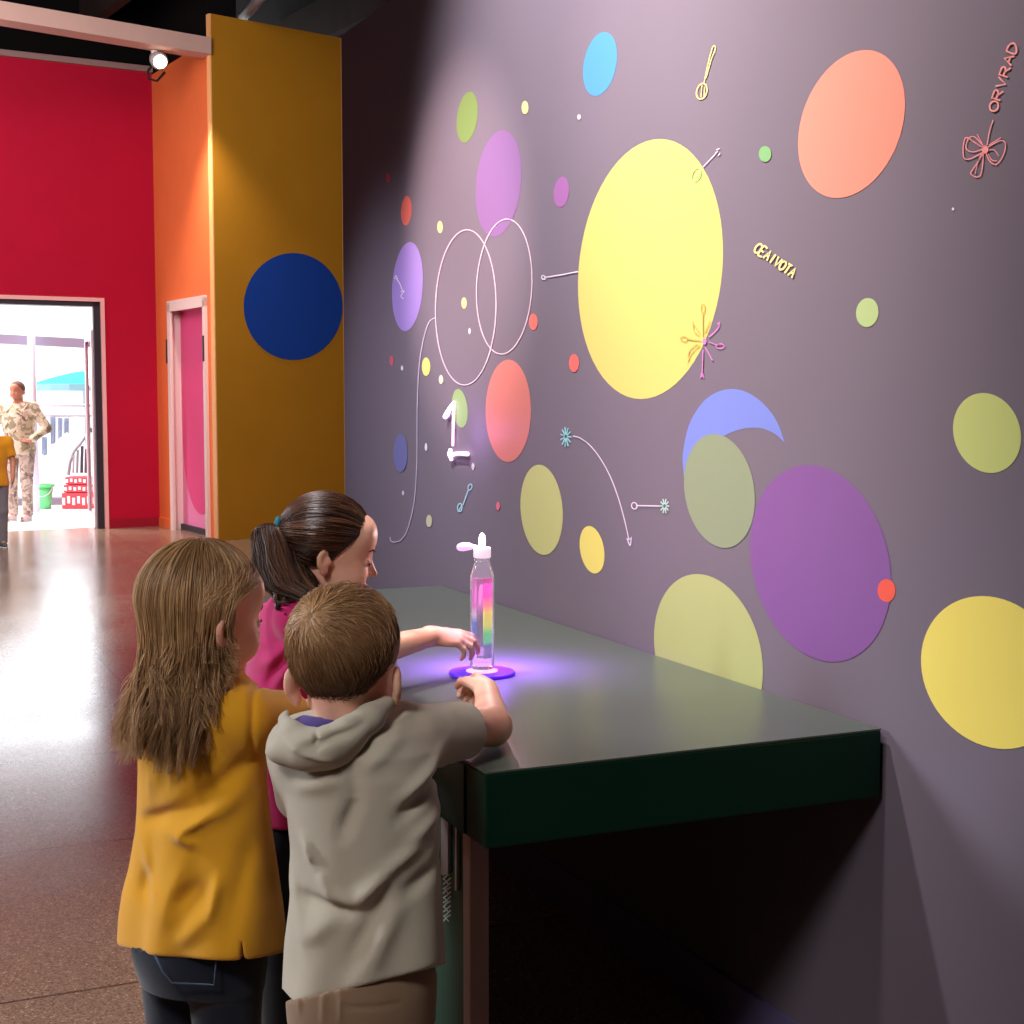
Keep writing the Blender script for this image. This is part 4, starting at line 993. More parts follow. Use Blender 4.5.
# hood and lining
hp = [P(289, 721, 2.395), P(295, 737, 2.365), P(309, 748, 2.345), P(327, 746, 2.34), P(349, 734, 2.345), P(370, 718, 2.365), P(386, 704, 2.40)]
hr = [.018, .025, .029, .030, .027, .022, .014]
def hood_fn(p):
    d = None
    for i in range(6):
        c = cone(p, hp[i], hp[i+1], hr[i], hr[i+1]); d = c if d is None else smin(d, c, .012)
    d = smin(d, elli(p, P(312, 752, 2.355), (.075, .03, .028)), .02)
    d = d-fold(p, P(300, 752, 2.31), P(362, 730, 2.31), .006, -.008, axB)-fold(p, P(286, 742, 2.33), P(330, 762, 2.31), .006, .006, axB)-fold(p, P(315, 738, 2.31), P(316, 752, 2.31), .004, -.006, axB)
    d = smax(d, -elli(p, P(326, 718, 2.40), (.062, .045, .034)), .006)
    return d
obj_hood = sculpt('hood', hood_fn, (-.45, 2.26, .84), (-.15, 2.46, 1.0), .0033, M_oat, SH, 2)
M_lin = cloth_mat('purple_lining', srgb(98, 82, 150), .9)
sculpt('hood_lining', lambda p: smax(elli(p, P(322, 727, 2.392), (.052, .034, .024)), -elli(p, P(335, 714, 2.41), (.05, .036, .026)), .004), (-.42, 2.3, .84), (-.16, 2.46, 1.0), .0033, M_lin, SH, 2)
# trousers
M_khaki = cloth_mat('khaki_twill', srgb(150, 122, 98), .9)
def boy_trs(p):
    d = elli(p, (( hipL.x+hipR.x)/2, Yb, .47), (.110, .088, .11))
    d = smin(d, column_sdf(p, [.42, .56], [(hipL.x+hipR.x)/2]*2, [Yb]*2, [.110, .106], [.086, .082], aB), .03)
    for h in (hipL, hipR):
        k = Vector((h.x, h.y+.01, .26)); a = Vector((h.x, h.y, .055)); l = smin(cone(p, h, k, .066, .058), cone(p, k, a, .058, .052), .02)
        d = smin(d, smax(l, .045-p[..., 2], .004), .02)
    x0 = pz(322, 1000); 
    for xx, ww in ((296, .003), (322, .003), (340, .003)): d = d-fold(p, P(xx, 992, Yb-.1), P(xx-1, 1030, Yb-.1), .004, .003, axB)
    d = d-fold(p, P(340, 1010, Yb-.1), P(400, 1011, Yb-.1), .003, -.003, axB)
    up = p[..., 2]-(zhem-.36*(p[..., 1]-(Yb-.09))+.26*(p[..., 0]+.24))
    d = np.maximum(d, np.where(up > .006, column_sdf(p, zB, cB, yB, rB, dB, aB)+.016, -1))
    return smax(d, p[..., 2]-.58, .004)
sculpt('trousers', boy_trs, (-.45, 2.25, .03), (.0, 2.60, .58), .0045, M_khaki, BOY, 1)
M_shoe = mat('grey_shoe', srgb(90, 90, 100), .7); M_sole = mat('white_sole', srgb(225, 222, 218), .6)
def shoes(parent, ankles, az, s, m):
    r, f = heading(az); R = np.stack([r, f, np.array((0, 0, 1.))], 1)
    for a in ankles:
        c = np.array((a.x, a.y, 0)); 
        def fn(p):
            d = elli(p, c+f*.045*s+np.array((0,0,.035*s)), (.038*s, .095*s, .036*s), R); d = smin(d, cone(p, c+np.array((0,0,.03)), c+np.array((0,0,.085*s)), .036*s, .038*s), .02)
            return smax(d, .014-p[..., 2], .004)
        lo = c-np.array((.13, .13, .02))*s; hi = c+np.array((.16, .17, .13))*s
        o = sculpt('shoe', fn, lo, hi, .005, m, parent)
        sf = lambda p: smax(smax(elli(p, c+f*.045*s+np.array((0,0,.008)), (.041*s, .099*s, .05), R), p[..., 2]-.016, .003), .001-p[..., 2], .002)
        sculpt('sole', sf, lo, hi, .005, M_sole, o)
shoes(BOY, [hipL, hipR], aB, .9, M_shoe)
# hair: short, swirling out of the crown
tabB = [(0, .066), (45, .058), (70, .018), (84, -.01), (98, -.006), (110, -.030), (122, -.055), (180, -.058)]
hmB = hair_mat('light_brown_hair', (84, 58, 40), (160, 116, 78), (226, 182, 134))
hc = cap_obj(HB_C, HB_R, HB_s, tabB, mat('hair_base_brown', srgb(134, 98, 66), .7), BOY, .003)
pole = HB_R.T@np.array((-.040, -.062, .052)); pole /= np.linalg.norm(pole)
rt = rand_dirs(22000); nr = pole+.28*np.random.randn(5000, 3)*np.random.rand(5000, 1)
rt = np.concatenate([rt, nr/np.linalg.norm(nr, axis=-1, keepdims=True)]); q0 = on_cranium(rt)
rt = rt[q0[:, 2] > hairline(q0-np.array((0, -.014, 0)), tabB)+.004*np.random.rand(len(rt))]
def fldB(d):
    g = d-pole*(d@pole)[:, None]; g /= np.linalg.norm(g, axis=-1, keepdims=True)+1e-6
    sw = np.cross(pole, d); r = np.clip(1-(d@pole), 0, 1)[:, None]
    return g+sw*(.9*np.exp(-r*5))+np.array((0, .0, -.25))
pa = march(rt, fldB, .002, .004+.005*np.random.rand(len(rt)), .028+.020*np.random.rand(len(rt)), 8, .10)
pa, cid = clump(pa, 700, .25); nape_shade = np.clip((pa[:, 0, 2]+.045)/.11, .12, 1)  # lower strands tinted darker: shade toward the nape put into the hair colour
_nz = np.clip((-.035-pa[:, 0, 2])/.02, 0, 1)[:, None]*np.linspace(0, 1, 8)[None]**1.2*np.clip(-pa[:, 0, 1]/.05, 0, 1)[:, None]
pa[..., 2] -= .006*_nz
q = pa.reshape(-1, 3)*HB_s; pa = (q@HB_R.T+HB_C).reshape(pa.shape)
wd_ = np.array([.0007, .0007, .0007, .0007, .0006, .0006, .0005, .0003])
strands('hair_strands', pa, wd_, hmB, hc, np.clip((.5*((cid*37.7) % 1)+.5*np.random.rand(len(pa)))*.6+.4, 0, 1)*nape_shade)

# ================================================================== girl in the mustard T-shirt
Yg = 2.62; aG = math.radians(38)
HG_C = V3(P(206, 611, 2.62)); HG_R = frame(math.radians(47), math.radians(8), math.radians(2)); HG_s = 1.10
rowsG = [(676, 174, 236), (690, 152, 252), (708, 138, 260), (740, 128, 262), (780, 128, 264), (840, 126, 270), (880, 120, 275), (905, 114, 278), (930, 111, 280), (975, 109, 281)]
zG, cG, rG = rowz(rowsG, Yg-.05); nG = len(zG)
k_ = 1/math.cos(math.radians(20))
dG = [.05, .068, .08, .088, .09, .095, .10, .104, .106, .108]; yG = [Yg]*nG
rG = [1.05*math.sqrt(max((r*r-(d*math.sin(aG))**2), .0004))/math.cos(aG) for r, d in zip(rG, dG)]
rr_, ff_ = heading(aG)
tc_ = P(203, 705, Yg)
gsR = tc_+Vector(rr_)*.112; gsL = tc_-Vector(rr_)*.112
gsR.z = gsL.z = P(250, 712, Yg).z
geR = P(316, 716, 2.72); gwR = P(350, 722, 2.84)
geL = gsL+Vector(ff_)*.09+Vector((-.03, 0, -.15)); gwL = geL+Vector(ff_)*.15+Vector(rr_)*.05+Vector((0,0,.03))
zgh = P(200, 957, Yg-.1).z
axG = np.array((0, -.97, -.2))
pg = lambda x, y: P(x, y, Yg-.1)
FG = [((246,762),(190,806),.018,-.010), ((190,806),(134,842),.014,-.013), ((214,808),(174,836),.010,.011), ((174,836),(196,842),.010,.009), ((240,790),(210,815),.016,.008), ((221,872),(214,905),.010,.012), ((215,900),(180,940),.015,.009),
      ((205,880),(175,905),.016,-.009), ((145,880),(135,915),.014,-.009), ((155,770),(140,805),.016,.006), ((133,855),(150,905),.012,.007), ((248,840),(232,925),.018,-.007), ((185,860),(160,925),.016,.006), ((170,745),(150,790),.018,-.005)]
FGw = [(pg(*a), pg(*b), w, h) for a, b, w, h in FG]
slit0 = pg(246, 932); slit1 = pg(246, 965)
gs1 = gsR+(geR-gsR)*.62
def girl_shirt(p):
    d = column_sdf(p, zG, cG, yG, rG, dG, aG)
    d = smin(d, cone(p, gsL-Vector(rr_)*-.02, gsR-Vector(rr_)*.02, .048, .048), .045)
    sd = cone(p, gsR, gs1, .056, .048); sd = smax(sd, (p-V3(gs1))@V3((geR-gsR).normalized()), .004)
    d = smin(d, sd, .018)
    gl1 = gsL+(geL-gsL)*.65
    sl = cone(p, gsL, gl1, .052, .050); sl = smax(sl, (p-V3(gl1))@V3((geL-gsL).normalized()), .004); d = smin(d, sl, .02)
    d = d-fold(p, P(247, 682, 2.5), P(252, 720, 2.5), .0055, -.008, axG)-fold(p, P(252, 715, 2.5), P(250, 768, 2.5), .0055, -.008, axG)          # armhole seam
    for a, b, w, h in FGw: d = d-fold(p, a, b, w, h, axG)
    ang = np.arctan2(p[..., 0]-cG[5], p[..., 1]-Yg)
    d = d-.006*np.clip((.80-p[..., 2])/.3, 0, 1)*np.sin(ang*6+p[..., 2]*8)
    hem = zgh-.22*(p[..., 1]-(Yg-.1))
    d = smax(d, hem-p[..., 2], .006)
    # side slit
    s_ = V3(slit1); e = np.abs((p-s_)@np.array((1, 0, 0)))-.006*np.clip((slit0.z-p[..., 2])/(slit0.z-slit1.z), 0, 1)
    near = np.maximum(e, (p[..., 1]-(Yg-.02))); near = np.maximum(near, p[..., 2]-slit0.z)
    d = smax(d, -near, .003)
    # neck opening
    return smax(d, -cone(p, HG_C+HG_R@np.array((0, -.02, -.10)), HG_C+HG_R@np.array((0, -.02, -.16)), .052, .050), .008)
ghL, ghR = P(160, 960, Yg+.0), P(220, 960, Yg+.02); ghL.z = ghR.z = .50
ghL = Vector((cG[-1]-.052, Yg+.036, .49)); ghR = Vector((cG[-1]+.050, Yg-.034, .49))
def girl_body(p):
    d = head_sdf(p, HG_C, HG_R, HG_s, .85)
    nb = tc_+Vector((0, -.0, -.0))
    d = smin(d, cone(p, HG_C+HG_R@np.array((0, -.025, -.06)), nb, .043, .048), .02)
    d = smin(d, smax(column_sdf(p, zG, cG, yG, [max(r-.032, .02) for r in rG], [r-.03 for r in dG], aG), zgh+.06-p[..., 2], .01), .03)
    d = smin(d, elli(p, (cG[-1], Yg, .54), (.09, .065, .10)), .03)
    d = smin(d, cone(p, gsR, geR, .036, .031), .02); d = smin(d, cone(p, geR, gwR, .031, .021), .012)
    d = smin(d, cone(p, gsL, geL, .036, .031), .02); d = smin(d, cone(p, geL, gwL, .031, .021), .012)
    hand_sdf.flip = True; d = smin(d, hand_sdf(p, gwR, (.0, .75, -.6), (-.8, .3, .3), .9, (.35, .4, .3)), .01)
    hand_sdf.flip = False; d = smin(d, hand_sdf(p, gwL, ff_, rr_, .9, (.4, .4, .3)), .01)
    for h in (ghL, ghR):
        k = Vector((h.x, h.y+.01, .27)); a = Vector((h.x, h.y, .06))
        d = smin(d, cone(p, h, k, .06, .045), .03); d = smin(d, cone(p, k, a, .045, .03), .02); d = smin(d, cone(p, a, a+Vector((.06, .07, -.035)), .03, .022), .02)
    return d
GIRL = sculpt('person', girl_body, (-.80, 2.4, -.02), (-.14, 3.1, 1.21), .0042, SK)
tag(GIRL, 'girl with long light brown hair in mustard yellow T-shirt and dark jeans', 'person', 'children at the display table')
face_parts(GIRL, HG_C, HG_R, HG_s)
M_yel = cloth_mat('mustard_cotton', srgb(222, 158, 36), .9)
sculpt('shirt', girl_shirt, (-.78, 2.42, .40), (-.28, 2.90, 1.02), .004, M_yel, GIRL, 1)
M_jean = cloth_mat('dark_denim', srgb(24, 30, 46), .85, bump=.3, noise=.2)
def jeans(hl, hr, Yc, cx, ang, w=.120, dp=.096, over=None):
    def fn(p):
        d = column_sdf(p, [.40, .58], [cx]*2, [Yc]*2, [w, w-.004], [dp, dp-.005], ang)
        d = smin(d, elli(p, (cx, Yc, .46), (w, dp+.005, .09)), .03)
        for h in (hl, hr):
            k = Vector((h.x, h.y+.01, .27)); a = Vector((h.x, h.y, .05)); l = smin(cone(p, h, k, .074, .056), cone(p, k, a, .056, .044), .02)
            d = smin(d, smax(l, .045-p[..., 2], .004), .015)
        if over is not None:
            hem, sh = over(p); d = np.maximum(d, np.where(p[..., 2] > hem+.006, sh+.016, -1))
        return smax(d, p[..., 2]-.59, .004)
    return fn
JG = sculpt('jeans', jeans(ghL, ghR, Yg, cG[-1], aG, over=lambda p: (zgh-.22*(p[..., 1]-(Yg-.1)), column_sdf(p, zG, cG, yG, rG, dG, aG))), (-.75, 2.42, .03), (-.35, 2.85, .60), .0045, M_jean, GIRL, 1)
M_thr = mat('pocket_stitch', srgb(70, 84, 110), .8)
bm = bmesh.new(); jy = Yg-.125
tube(bm, [P(155, 955, jy), P(163, 972, jy-.004), P(172, 983, jy-.006), P(214, 985, jy), P(216, 960, jy)], .0018, 6); obj('pocket_stitching', bm, M_thr, JG, True)
shoes(GIRL, [ghL, ghR], aG, .9, M_shoe)
# long hair
hmG = hair_mat('long_brown_hair', (104, 74, 48), (176, 134, 92), (228, 192, 146))
tabG = [(0, .068), (45, .062), (75, .045), (95, .015), (120, -.03), (180, -.055)]
hcg = cap_obj(HG_C, HG_R, HG_s, tabG, mat('hair_base_fawn', srgb(96, 68, 44), .7), GIRL, .004)
n = 9000; k = 22
a0 = np.random.uniform(-np.pi, np.pi, n); th0 = np.arccos(np.random.uniform(.12, 1, n)); lay = np.random.rand(n)
a0 = np.where((np.abs(a0) < .75) & (np.random.rand(n) < .25), a0*2.6, a0)
sg = np.sign(a0); ab_ = np.abs(a0); tgt = np.radians(np.where(sg > 0, 84, 76)+40*np.random.rand(n)**1.2)
fr = (ab_ < 1.25) & (np.random.rand(n) < .55); the = np.radians(70+14*np.random.rand(n)-6*np.cos(a0))
ab = np.abs(a0); Lz = -.225+.11*np.random.rand(n)**2
paths = np.empty((n, k, 3)); t = np.linspace(0, 1, k)
ph = np.random.rand(n)*6.28
for i, tt in enumerate(t):
    cut = .46
    if tt < cut:
        u = tt/cut; th = th0+(np.radians(97)-th0)*u
    else: u = 1; th = np.full(n, np.radians(97))
    th = np.where(fr, th0+(np.maximum(the, th0+.3)-th0)*tt, th); sw = np.clip((th-np.radians(48))/np.radians(50), 0, 1); sw = sw*sw*(3-2*sw)
    aa = sg*(ab+np.maximum(tgt-ab, 0)*sw)
    off = .003+.012*lay
    dr_ = np.stack([np.sin(th)*np.sin(aa), np.sin(th)*np.cos(aa), np.cos(th)], -1)
    p_ = CRC+dr_*(CRR+off[:, None])
    if tt >= cut:
        pf = p_.copy(); v = (tt-cut)/(1-cut); z0 = p_[:, 2].copy(); p_[:, 2] = z0+(Lz-z0)*v
        inw = 1-.20*np.sin(np.pi*np.minimum(v*.9, 1))-.05*v
        rad_ = np.stack([np.sin(aa), np.cos(aa)], -1)
        p_[:, 0] *= inw; p_[:, 1] = -.014+(p_[:, 1]+.014)*inw
        back = np.clip(-np.cos(aa), 0, 1)
        flick = v*v*(.022*np.sin(ph+v*3)+.006)
        p_[:, 0] += flick*np.sin(aa)+.008*v*np.sin(ph*3+v*7); p_[:, 1] += flick*np.cos(aa)-.012*v*back+.008*v*np.cos(ph*2+v*6)
        p_ = np.where(fr[:, None], pf, p_)
    paths[:, i] = p_
paths, cid = clump(paths, 200, .55)
cl = (np.round(cid*200)).astype(int); ca_, cb_, cc_ = np.random.rand(3, 201)*6.28; vv = np.clip((t-.5)/.5, 0, 1)
w1 = vv[None]*(.35+vv[None])*np.sin(vv[None]*(7+3*np.sin(cc_[cl])[:, None])+ca_[cl][:, None]); w2 = vv[None]**2*np.cos(vv[None]*8+cb_[cl][:, None])
wm = np.where(fr, 0, 1)[:, None]
paths[..., 0] += .010*w1*wm; paths[..., 1] += .010*w2*wm; paths[..., 2] += .022*vv[None]*np.sin(cb_[cl]*3)[:, None]*wm
pa = ((paths.reshape(-1, 3)*HG_s)@frame(math.radians(47), math.radians(4), 0).T+HG_C).reshape(paths.shape)
wdg = np.interp(t, [0, .1, .8, 1], [.0007, .0008, .0008, .0003])
strands('hair_strands', pa, wdg, hmG, hcg, np.clip(.55*((cid*53.3) % 1)+.45*np.random.rand(n), 0, 1))

# ================================================================== girl in the pink top
Yp = 3.12; aP = math.radians(62)
HP_C = V3(P(331, 547, 3.12)); HP_R = frame(math.radians(80), math.radians(14), math.radians(0)); HP_s = 1.0
rr_, ff_ = heading(aP)
rowsP = [(604, 268, 318), (618, 254, 330), (640, 240, 334), (680, 234, 334), (740, 232, 330), (790, 230, 330), (850, 228, 331)]
zP, cP, rP = rowz(rowsP, Yp-.03); nP = len(zP); dP = [.045, .062, .074, .078, .080, .084, .088]; yP = [Yp]*nP
rP = [math.sqrt(max(r*r-(d*math.sin(aP))**2, .0009))/math.cos(aP)*.78 for r, d in zip(rP, dP)]
rP = [max(.09, min(r, .125)) if i > 1 else r for i, r in enumerate(rP)]
tp = P(290, 622, Yp); psR = P(300, 618, 3.02); psL = P(270, 626, 3.22)
peR = P(372, 652, 3.13); pwR = P(433, 636, 3.31)
peL = psL+Vector((-.03, .03, -.17)); pwL = peL+Vector((.04, .03, -.14))
zph = P(280, 826, Yp-.08).z
axP = np.array((0, -.97, -.2)); pp = lambda x, y: P(x, y, Yp-.09)
FP = [((290,640),(262,668),.012,.010), ((284,655),(266,690),.010,-.010), ((300,650),(268,690),.010,.008), ((275,700),(300,735),.014,.008), ((268,760),(290,800),.014,-.008)]
FPw = [(pp(*a), pp(*b), w, h) for a, b, w, h in FP]
ps1 = psR+(peR-psR)*.72
def pink_top(p):
    d = column_sdf(p, zP, cP, yP, rP, dP, aP)
    d = smin(d, cone(p, psL, psR, .045, .047), .04)
    sd = smax(cone(p, psR, ps1, .050, .043), (p-V3(ps1))@V3((peR-psR).normalized()), .004); d = smin(d, sd, .02)
    q1 = psL+(peL-psL)*.7; sl = smax(cone(p, psL, q1, .048, .044), (p-V3(q1))@V3((peL-psL).normalized()), .004); d = smin(d, sl, .02)
    for a, b, w, h in FPw: d = d-fold(p, a, b, w, h, axP)
    d = smax(d, zph-p[..., 2], .006)
    return smax(d, -cone(p, HP_C+HP_R@np.array((0, -.02, -.10)), HP_C+HP_R@np.array((0, -.03, -.15)), .050, .048), .006)
phL = Vector((cP[-1]-.02, Yp+.06, .50)); phR = Vector((cP[-1]+.01, Yp-.05, .50))
def pink_body(p):
    d = head_sdf(p, HP_C, HP_R, HP_s, .74)
    d = smin(d, cone(p, HP_C+HP_R@np.array((0, -.028, -.06)), tp, .042, .047), .02)
    d = smin(d, smax(column_sdf(p, zP, cP, yP, [r-.024 for r in rP], [r-.022 for r in dP], aP), zph+.05-p[..., 2], .01), .03)
    d = smin(d, elli(p, (cP[-1], Yp, .56), (.075, .065, .10)), .03)
    d = smin(d, cone(p, psR, peR, .035, .032), .02); d = smin(d, cone(p, peR, pwR, .033, .0215), .012)
    d = smin(d, cone(p, psL, peL, .034, .030), .02); d = smin(d, cone(p, peL, pwL, .030, .0195), .012)
    hand_sdf.flip = True; d = smin(d, hand_sdf(p, pwR, (.92, .10, -.10), (-.1, .85, .5), .98, ((.30, .55, .4), (.36, .6, .45), (.5, .7, .5), (.62, .8, .5)), .10, .25), .01)
    hand_sdf.flip = False; d = smin(d, hand_sdf(p, pwL, (.1, .1, -1), (.9, .2, 0), .9, (.3, .35, .3)), .01)
    for h in (phL, phR):
        k_ = Vector((h.x, h.y, .28)); a = Vector((h.x, h.y, .06))
        d = smin(d, cone(p, h, k_, .058, .044), .03); d = smin(d, cone(p, k_, a, .044, .03), .02); d = smin(d, cone(p, a, a+Vector((.09, .03, -.035)), .03, .022), .02)
    return d
PINK = sculpt('person', pink_body, (-.72, 2.95, -.02), (.02, 3.52, 1.28), .004, SK)
tag(PINK, 'girl in pink top with brown ponytail, seen in profile, reaching to the bottle', 'person', 'children at the display table')
face_parts(PINK, HP_C, HP_R, HP_s, -.004)
M_pinkc = cloth_mat('hot_pink_jersey', srgb(192, 38, 106), .85)
sculpt('top', pink_top, (-.70, 2.93, .50), (-.15, 3.42, 1.06), .004, M_pinkc, PINK, 1)
M_blk = cloth_mat('black_cotton', srgb(16, 16, 22), .85)
sculpt('leggings', jeans(phL, phR, Yp, cP[-1], aP, .104, .084, over=lambda p: (zph, column_sdf(p, zP, cP, yP, rP, dP, aP))), (-.72, 2.93, .03), (-.25, 3.36, .60), .0045, M_blk, PINK, 1)
shoes(PINK, [phL, phR], aP, .9, M_shoe)
# tied-back hair
hmP = hair_mat('dark_brown_hair', (34, 19, 13), (66, 40, 27), (120, 78, 52), .36)
tabP = [(0, .060), (35, .050), (55, .022), (68, -.006), (78, -.032), (88, -.034), (94, .006), (104, .002), (112, -.024), (135, -.048), (180, -.056)]
hcp = cap_obj(HP_C, HP_R, HP_s, tabP, mat('hair_base_dark', srgb(52, 32, 24), .6), PINK, .004)
tie = np.array((.0, -.97, -.10)); tie /= np.linalg.norm(tie)
tie_l = on_cranium(tie, .004)
n = 5200; rt = rand_dirs(n*2); q0 = on_cranium(rt)
rt = rt[q0[:, 2] > hairline(q0-np.array((0, -.014, 0)), tabP)-.005]; rt = rt[(rt@tie) < .985]; n = len(rt); k = 14
pa = np.empty((n, k, 3)); om = np.arccos(np.clip(rt@tie, -1, 1)); hgt = .004+.006*np.random.rand(n)
for i in range(k):
    t_ = i/(k-1)*.93
    d_ = (np.sin((1-t_)*om)[:, None]*rt+np.sin(t_*om)[:, None]*tie)/(np.sin(om)[:, None]+1e-6); d_ /= np.linalg.norm(d_, axis=-1, keepdims=True)
    d_[:, 2] -= .10*np.sin(np.pi*t_)*(1-np.abs(rt[:, 2])); d_ /= np.linalg.norm(d_, axis=-1, keepdims=True)
    pa[:, i] = on_cranium(d_)+d_*(.001+hgt*min(1, t_*4)+.006*max(0, t_-.75)*4*.5)[:, None]
pa, cid = clump(pa, 260, .35)
pw = ((pa.reshape(-1, 3)*HP_s)@HP_R.T+HP_C).reshape(pa.shape)
strands('hair_strands', pw, np.interp(np.linspace(0, 1, k), [0, .15, 1], [.0005, .0011, .0009]), hmP, hcp, np.clip(.5*((cid*31.7) % 1)+.5*np.random.rand(n), 0, 1))
# ponytail (world space)
T0 = Vector(HP_C+HP_R@(tie_l*HP_s))
g0 = [T0, T0+Vector((-.022, -.006, .004)), P(274, 548, 3.07), P(280, 570, 3.05), P(294, 592, 3.02), P(309, 610, 2.99)]
gp = smoothpath(g0, 20); n = 1500; u = np.linspace(0, 1, 20)
ang = np.random.rand(n)*6.283; rad = np.sqrt(np.random.rand(n)); sp = np.interp(u, [0, .08, .35, .7, 1], [.010, .021, .044, .054, .046])
ph = np.random.rand(n)*6.28; lv = .8+.3*np.random.rand(n)
pt_ = np.empty((n, 20, 3))
for i in range(20):
    base = gp[i]; 
    pt_[:, i] = base+np.stack([np.cos(ang)*rad*sp[i], np.sin(ang)*rad*sp[i]*.8, np.sin(ang*1.7)*rad*sp[i]*.25], -1)
    wv = .010*u[i]*np.sin(u[i]*9+ph); pt_[:, i, 0] += wv; pt_[:, i, 2] -= (lv-1)*u[i]*.06
pt_, cid = clump(pt_, 40, .72)
for c in range(40):
    m_ = np.isclose(cid, c/40); a_ = c*2.4
    cu = np.clip((u-.6)/.4, 0, 1)**1.5
    pt_[m_, :, 0] += .022*cu*np.sin(u*16+a_); pt_[m_, :, 2] += .014*cu*np.cos(u*16+a_)
strands('ponytail', pt_, np.interp(u, [0, .8, 1], [.0011, .0011, .0004]), hmP, hcp, np.clip(.6*((cid*31.7) % 1)+.4*np.random.rand(n), 0, 1))
M_tie = mat('teal_elastic', srgb(20, 110, 120), .6)
bm = bmesh.new(); td = Vector((-.9, -.1, .15)).normalized(); ax_ = td.cross(Vector((0, 0, 1))).normalized(); ay_ = td.cross(ax_)
tube(bm, [T0+td*.008+(ax_*math.cos(a)+ay_*math.sin(a))*.019 for a in [2*math.pi*i/20 for i in range(20)]], .0075, 8, True)
o = obj('hair_tie', bm, M_tie, PINK, True); o['label'] = 'teal elastic hair tie'
bm = bmesh.new(); bmesh.ops.create_uvsphere(bm, u_segments=14, v_segments=10, radius=.0085, matrix=Matrix.Translation(T0+Vector((.006, -.038, -.024))))
o = obj('hair_bead', bm, mat('pale_grey_bead', srgb(190, 196, 204), .3, .5), PINK, True)

# ================================================================== people by the entrance
def stander(name, label, X, Y, H, az, top_m, leg_m, shoe_m, hair_m, skin, sex=0, hem=.50, arms=None, sleeve=.98, group=None, bulk=1.0, h=.009, hairc=None):
    s = H/1.70; r, f = heading(az); r = Vector(r); f = Vector(f); b = Vector((X, Y, 0)); Z = lambda z: Vector((0, 0, z*s))
    w = lambda x, y, z: b+r*x*s+f*y*s+Z(z)
    hs = s*1.02*1.0; C = V3(w(0, .015, 1.575)); R = frame(az, .05, 0)
    sh = [w(-.185*bulk, 0, 1.385), w(.185*bulk, 0, 1.385)]
    el, wr, hd = arms(w)
    hip = [w(-.095*bulk, 0, .88), w(.095*bulk, 0, .88)]; kn = [w(-.10, .02, .48), w(.10, .02, .48)]; an = [w(-.10, 0, .08), w(.10, 0, .08)]
    zs = [.80, .92, 1.04, 1.2, 1.34, 1.43]; rx = [.175*bulk, .172*bulk, .155*bulk, .175*bulk, .18*bulk, .09]; ry = [.12*bulk, .115*bulk, .105*bulk, .115*bulk, .10*bulk, .06]
    colf = lambda p, g: column_sdf(p, [z*s for z in zs], [X]*6, [Y]*6, [(a+g)*s for a in rx], [(a+g)*s for a in ry], az)
    def body(p):
        d = head_sdf(p, C, R, hs*1.02)
        d = smin(d, cone(p, C+R@np.array((0, -.03, -.06))*hs, w(0, -.01, 1.40), .052*s, .06*s), .02*s)
        d = smin(d, colf(p, -.02), .03)
        for i in (0, 1):
            d = smin(d, cone(p, sh[i], el[i], .047*s, .038*s), .02); d = smin(d, cone(p, el[i], wr[i], .038*s, .026*s), .01)
            hand_sdf.flip = (i == 1); d = smin(d, hand_sdf(p, wr[i], hd[i], f+Vector((0,0,.2)), 1.05*s, (.25, .3, .2)), .008)
            d = smin(d, cone(p, hip[i], kn[i], .078*s, .052*s), .03); d = smin(d, cone(p, kn[i], an[i], .052*s, .035*s), .02); d = smin(d, cone(p, an[i], an[i]+f*.12*s-Z(.045), .035*s, .03*s), .02)
        return d
    lo = np.array((X-.55*s, Y-.45*s, -.02)); hi = np.array((X+.55*s, Y+.45*s, H+.06))
    o = sculpt(name, body, lo, hi, h, skin); tag(o, label, 'person', group); face_parts(o, C, R, hs)
    def topf(p):
        d = smin(colf(p, .012), cone(p, sh[0], sh[1], .055*s, .055*s), .05)
        for i in (0, 1):
            e = wr[i] if sleeve > .9 else el[i]; a = cone(p, sh[i]-Z(.012), el[i], .054*s*bulk, .056*s)
            if sleeve > .9: a = smin(a, cone(p, el[i], el[i]+(wr[i]-el[i])*.88, .054*s, .042*s), .01)
            else:
                q1 = sh[i]+(el[i]-sh[i])*sleeve; a = smax(cone(p, sh[i], el[i], .062*s, .062*s), (p-V3(q1))@V3((el[i]-sh[i]).normalized()), .005)
            d = smin(d, a, .03)
        d = d-.006*np.sin(p[..., 2]*38+p[..., 0]*30)*np.clip((1.3*s-p[..., 2]), 0, .5)
        d = smax(d, .80*s-p[..., 2], .01); return smax(d, -sphere(p, w(0, .03, 1.475), .07*s), .01)
    sculpt('shirt', topf, lo, hi, h, top_m, o)
    def legf(p):
        d = elli(p, w(0, 0, .88), (.16*s*bulk, .12*s*bulk, .12*s))
        for i in (0, 1):
            l = smin(cone(p, hip[i], kn[i], .092*s*bulk, .072*s), cone(p, kn[i], an[i], .072*s, .06*s), .02); d = smin(d, l, .025)
        return smax(smax(d, .06*s-p[..., 2], .005), p[..., 2]-.83*s, .01)
    sculpt('trousers', legf, lo, hi, h, leg_m, o)
    shoes(o, an, az, 1.15*s, shoe_m)
    cap_obj(C, R, hs*1.02, tabB, hair_m, o, .008)
    return o
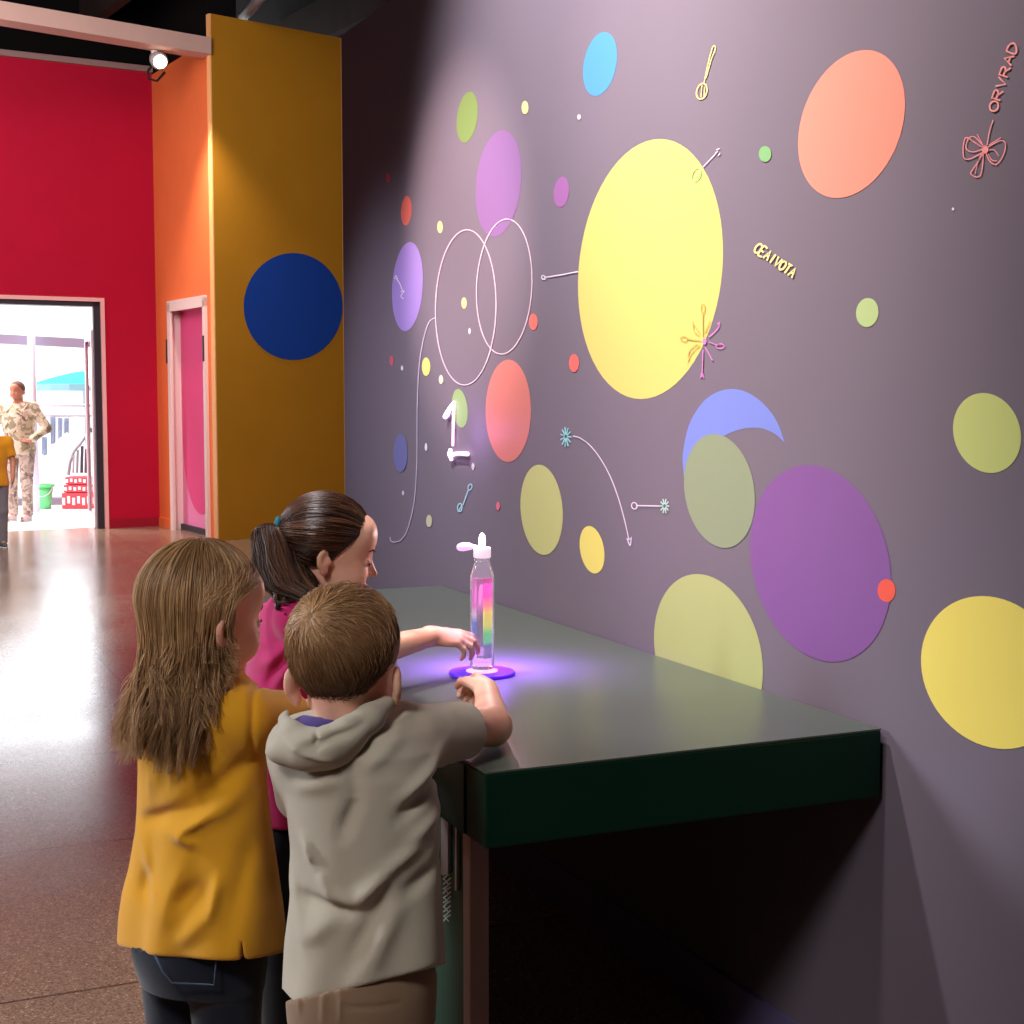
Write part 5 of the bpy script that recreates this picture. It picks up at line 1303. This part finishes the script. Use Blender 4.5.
def camo(name, c):
    m = bpy.data.materials.new(name); m.use_nodes = True; nt = m.node_tree; b = nt.nodes['Principled BSDF']; tc = nt.nodes.new('ShaderNodeTexCoord')
    n = nt.nodes.new('ShaderNodeTexVoronoi'); n.inputs['Scale'].default_value = 22; nz = nt.nodes.new('ShaderNodeTexNoise'); nz.inputs['Scale'].default_value = 9; nz.inputs['Detail'].default_value = 4
    mx = nt.nodes.new('ShaderNodeVectorMath'); mx.operation = 'MULTIPLY_ADD'; mx.inputs[1].default_value = (.25, .25, .25)
    nt.links.new(tc.outputs['Object'], nz.inputs['Vector']); nt.links.new(nz.outputs['Color'], mx.inputs[0]); nt.links.new(tc.outputs['Object'], mx.inputs[2]); nt.links.new(mx.outputs[0], n.inputs['Vector'])
    cr = nt.nodes.new('ShaderNodeValToRGB'); cr.color_ramp.interpolation = 'CONSTANT'; e = cr.color_ramp.elements
    e[0].color = srgb(*c[0]); e[1].position = .35; e[1].color = srgb(*c[1])
    for p_, cc in ((.6, c[2]), (.82, c[3])): x = e.new(p_); x.color = srgb(*cc)
    nt.links.new(n.outputs['Color'], cr.inputs[0]); nt.links.new(cr.outputs[0], b.inputs['Base Color']); b.inputs['Roughness'].default_value = .9
    return m
M_camo = camo('sand_camouflage', ((196, 178, 150), (150, 138, 112), (214, 200, 176), (120, 100, 82)))
M_camo2 = camo('brown_camouflage', ((184, 162, 148), (150, 130, 120), (204, 184, 170), (124, 104, 96)))
FM = onz(25, 524, 0); FM.y = 16.9; FM.x = P(21, 524, 16.9).x
def arms_man(w):
    return ([w(-.37, -.02, 1.12), w(.30, .06, 1.13)], [w(-.235, .14, .98), w(.26, .14, .93)], [Vector(w(0, .06, .95)-w(-.2, .12, 1.0)), Vector((0, -.1, -1))])
HM_ = P(22, 382, 16.9).z
stander('person', 'man in sand camouflage standing outside the entrance, one hand on his hip', FM.x, 16.9, HM_+.02, math.radians(192), M_camo, M_camo2, mat('pale_sneaker', srgb(214, 190, 190), .6), mat('short_brown_hair', srgb(110, 82, 70), .8), SK2, arms=arms_man, bulk=1.12)
def arms_kid(w):
    return ([w(-.25, .02, 1.12), w(.25, .06, 1.12)], [w(-.22, .12, .90), w(.20, .20, .92)], [Vector((0, -.1, -1)), Vector((.1, -.3, -.8))])
XK = P(-5, 546, 13.9).x
M_org = cloth_mat('amber_cotton', srgb(226, 150, 30), .9); M_gtr = cloth_mat('grey_twill', srgb(128, 120, 128), .9)
stander('person', 'person in amber T-shirt and grey trousers standing just inside the entrance', XK, 13.9, 1.22, math.radians(150), M_org, M_gtr, M_shoe, mat('dark_brown_hair_cap', srgb(70, 48, 36), .8), SK2, arms=arms_kid, sleeve=.75, bulk=1.05)
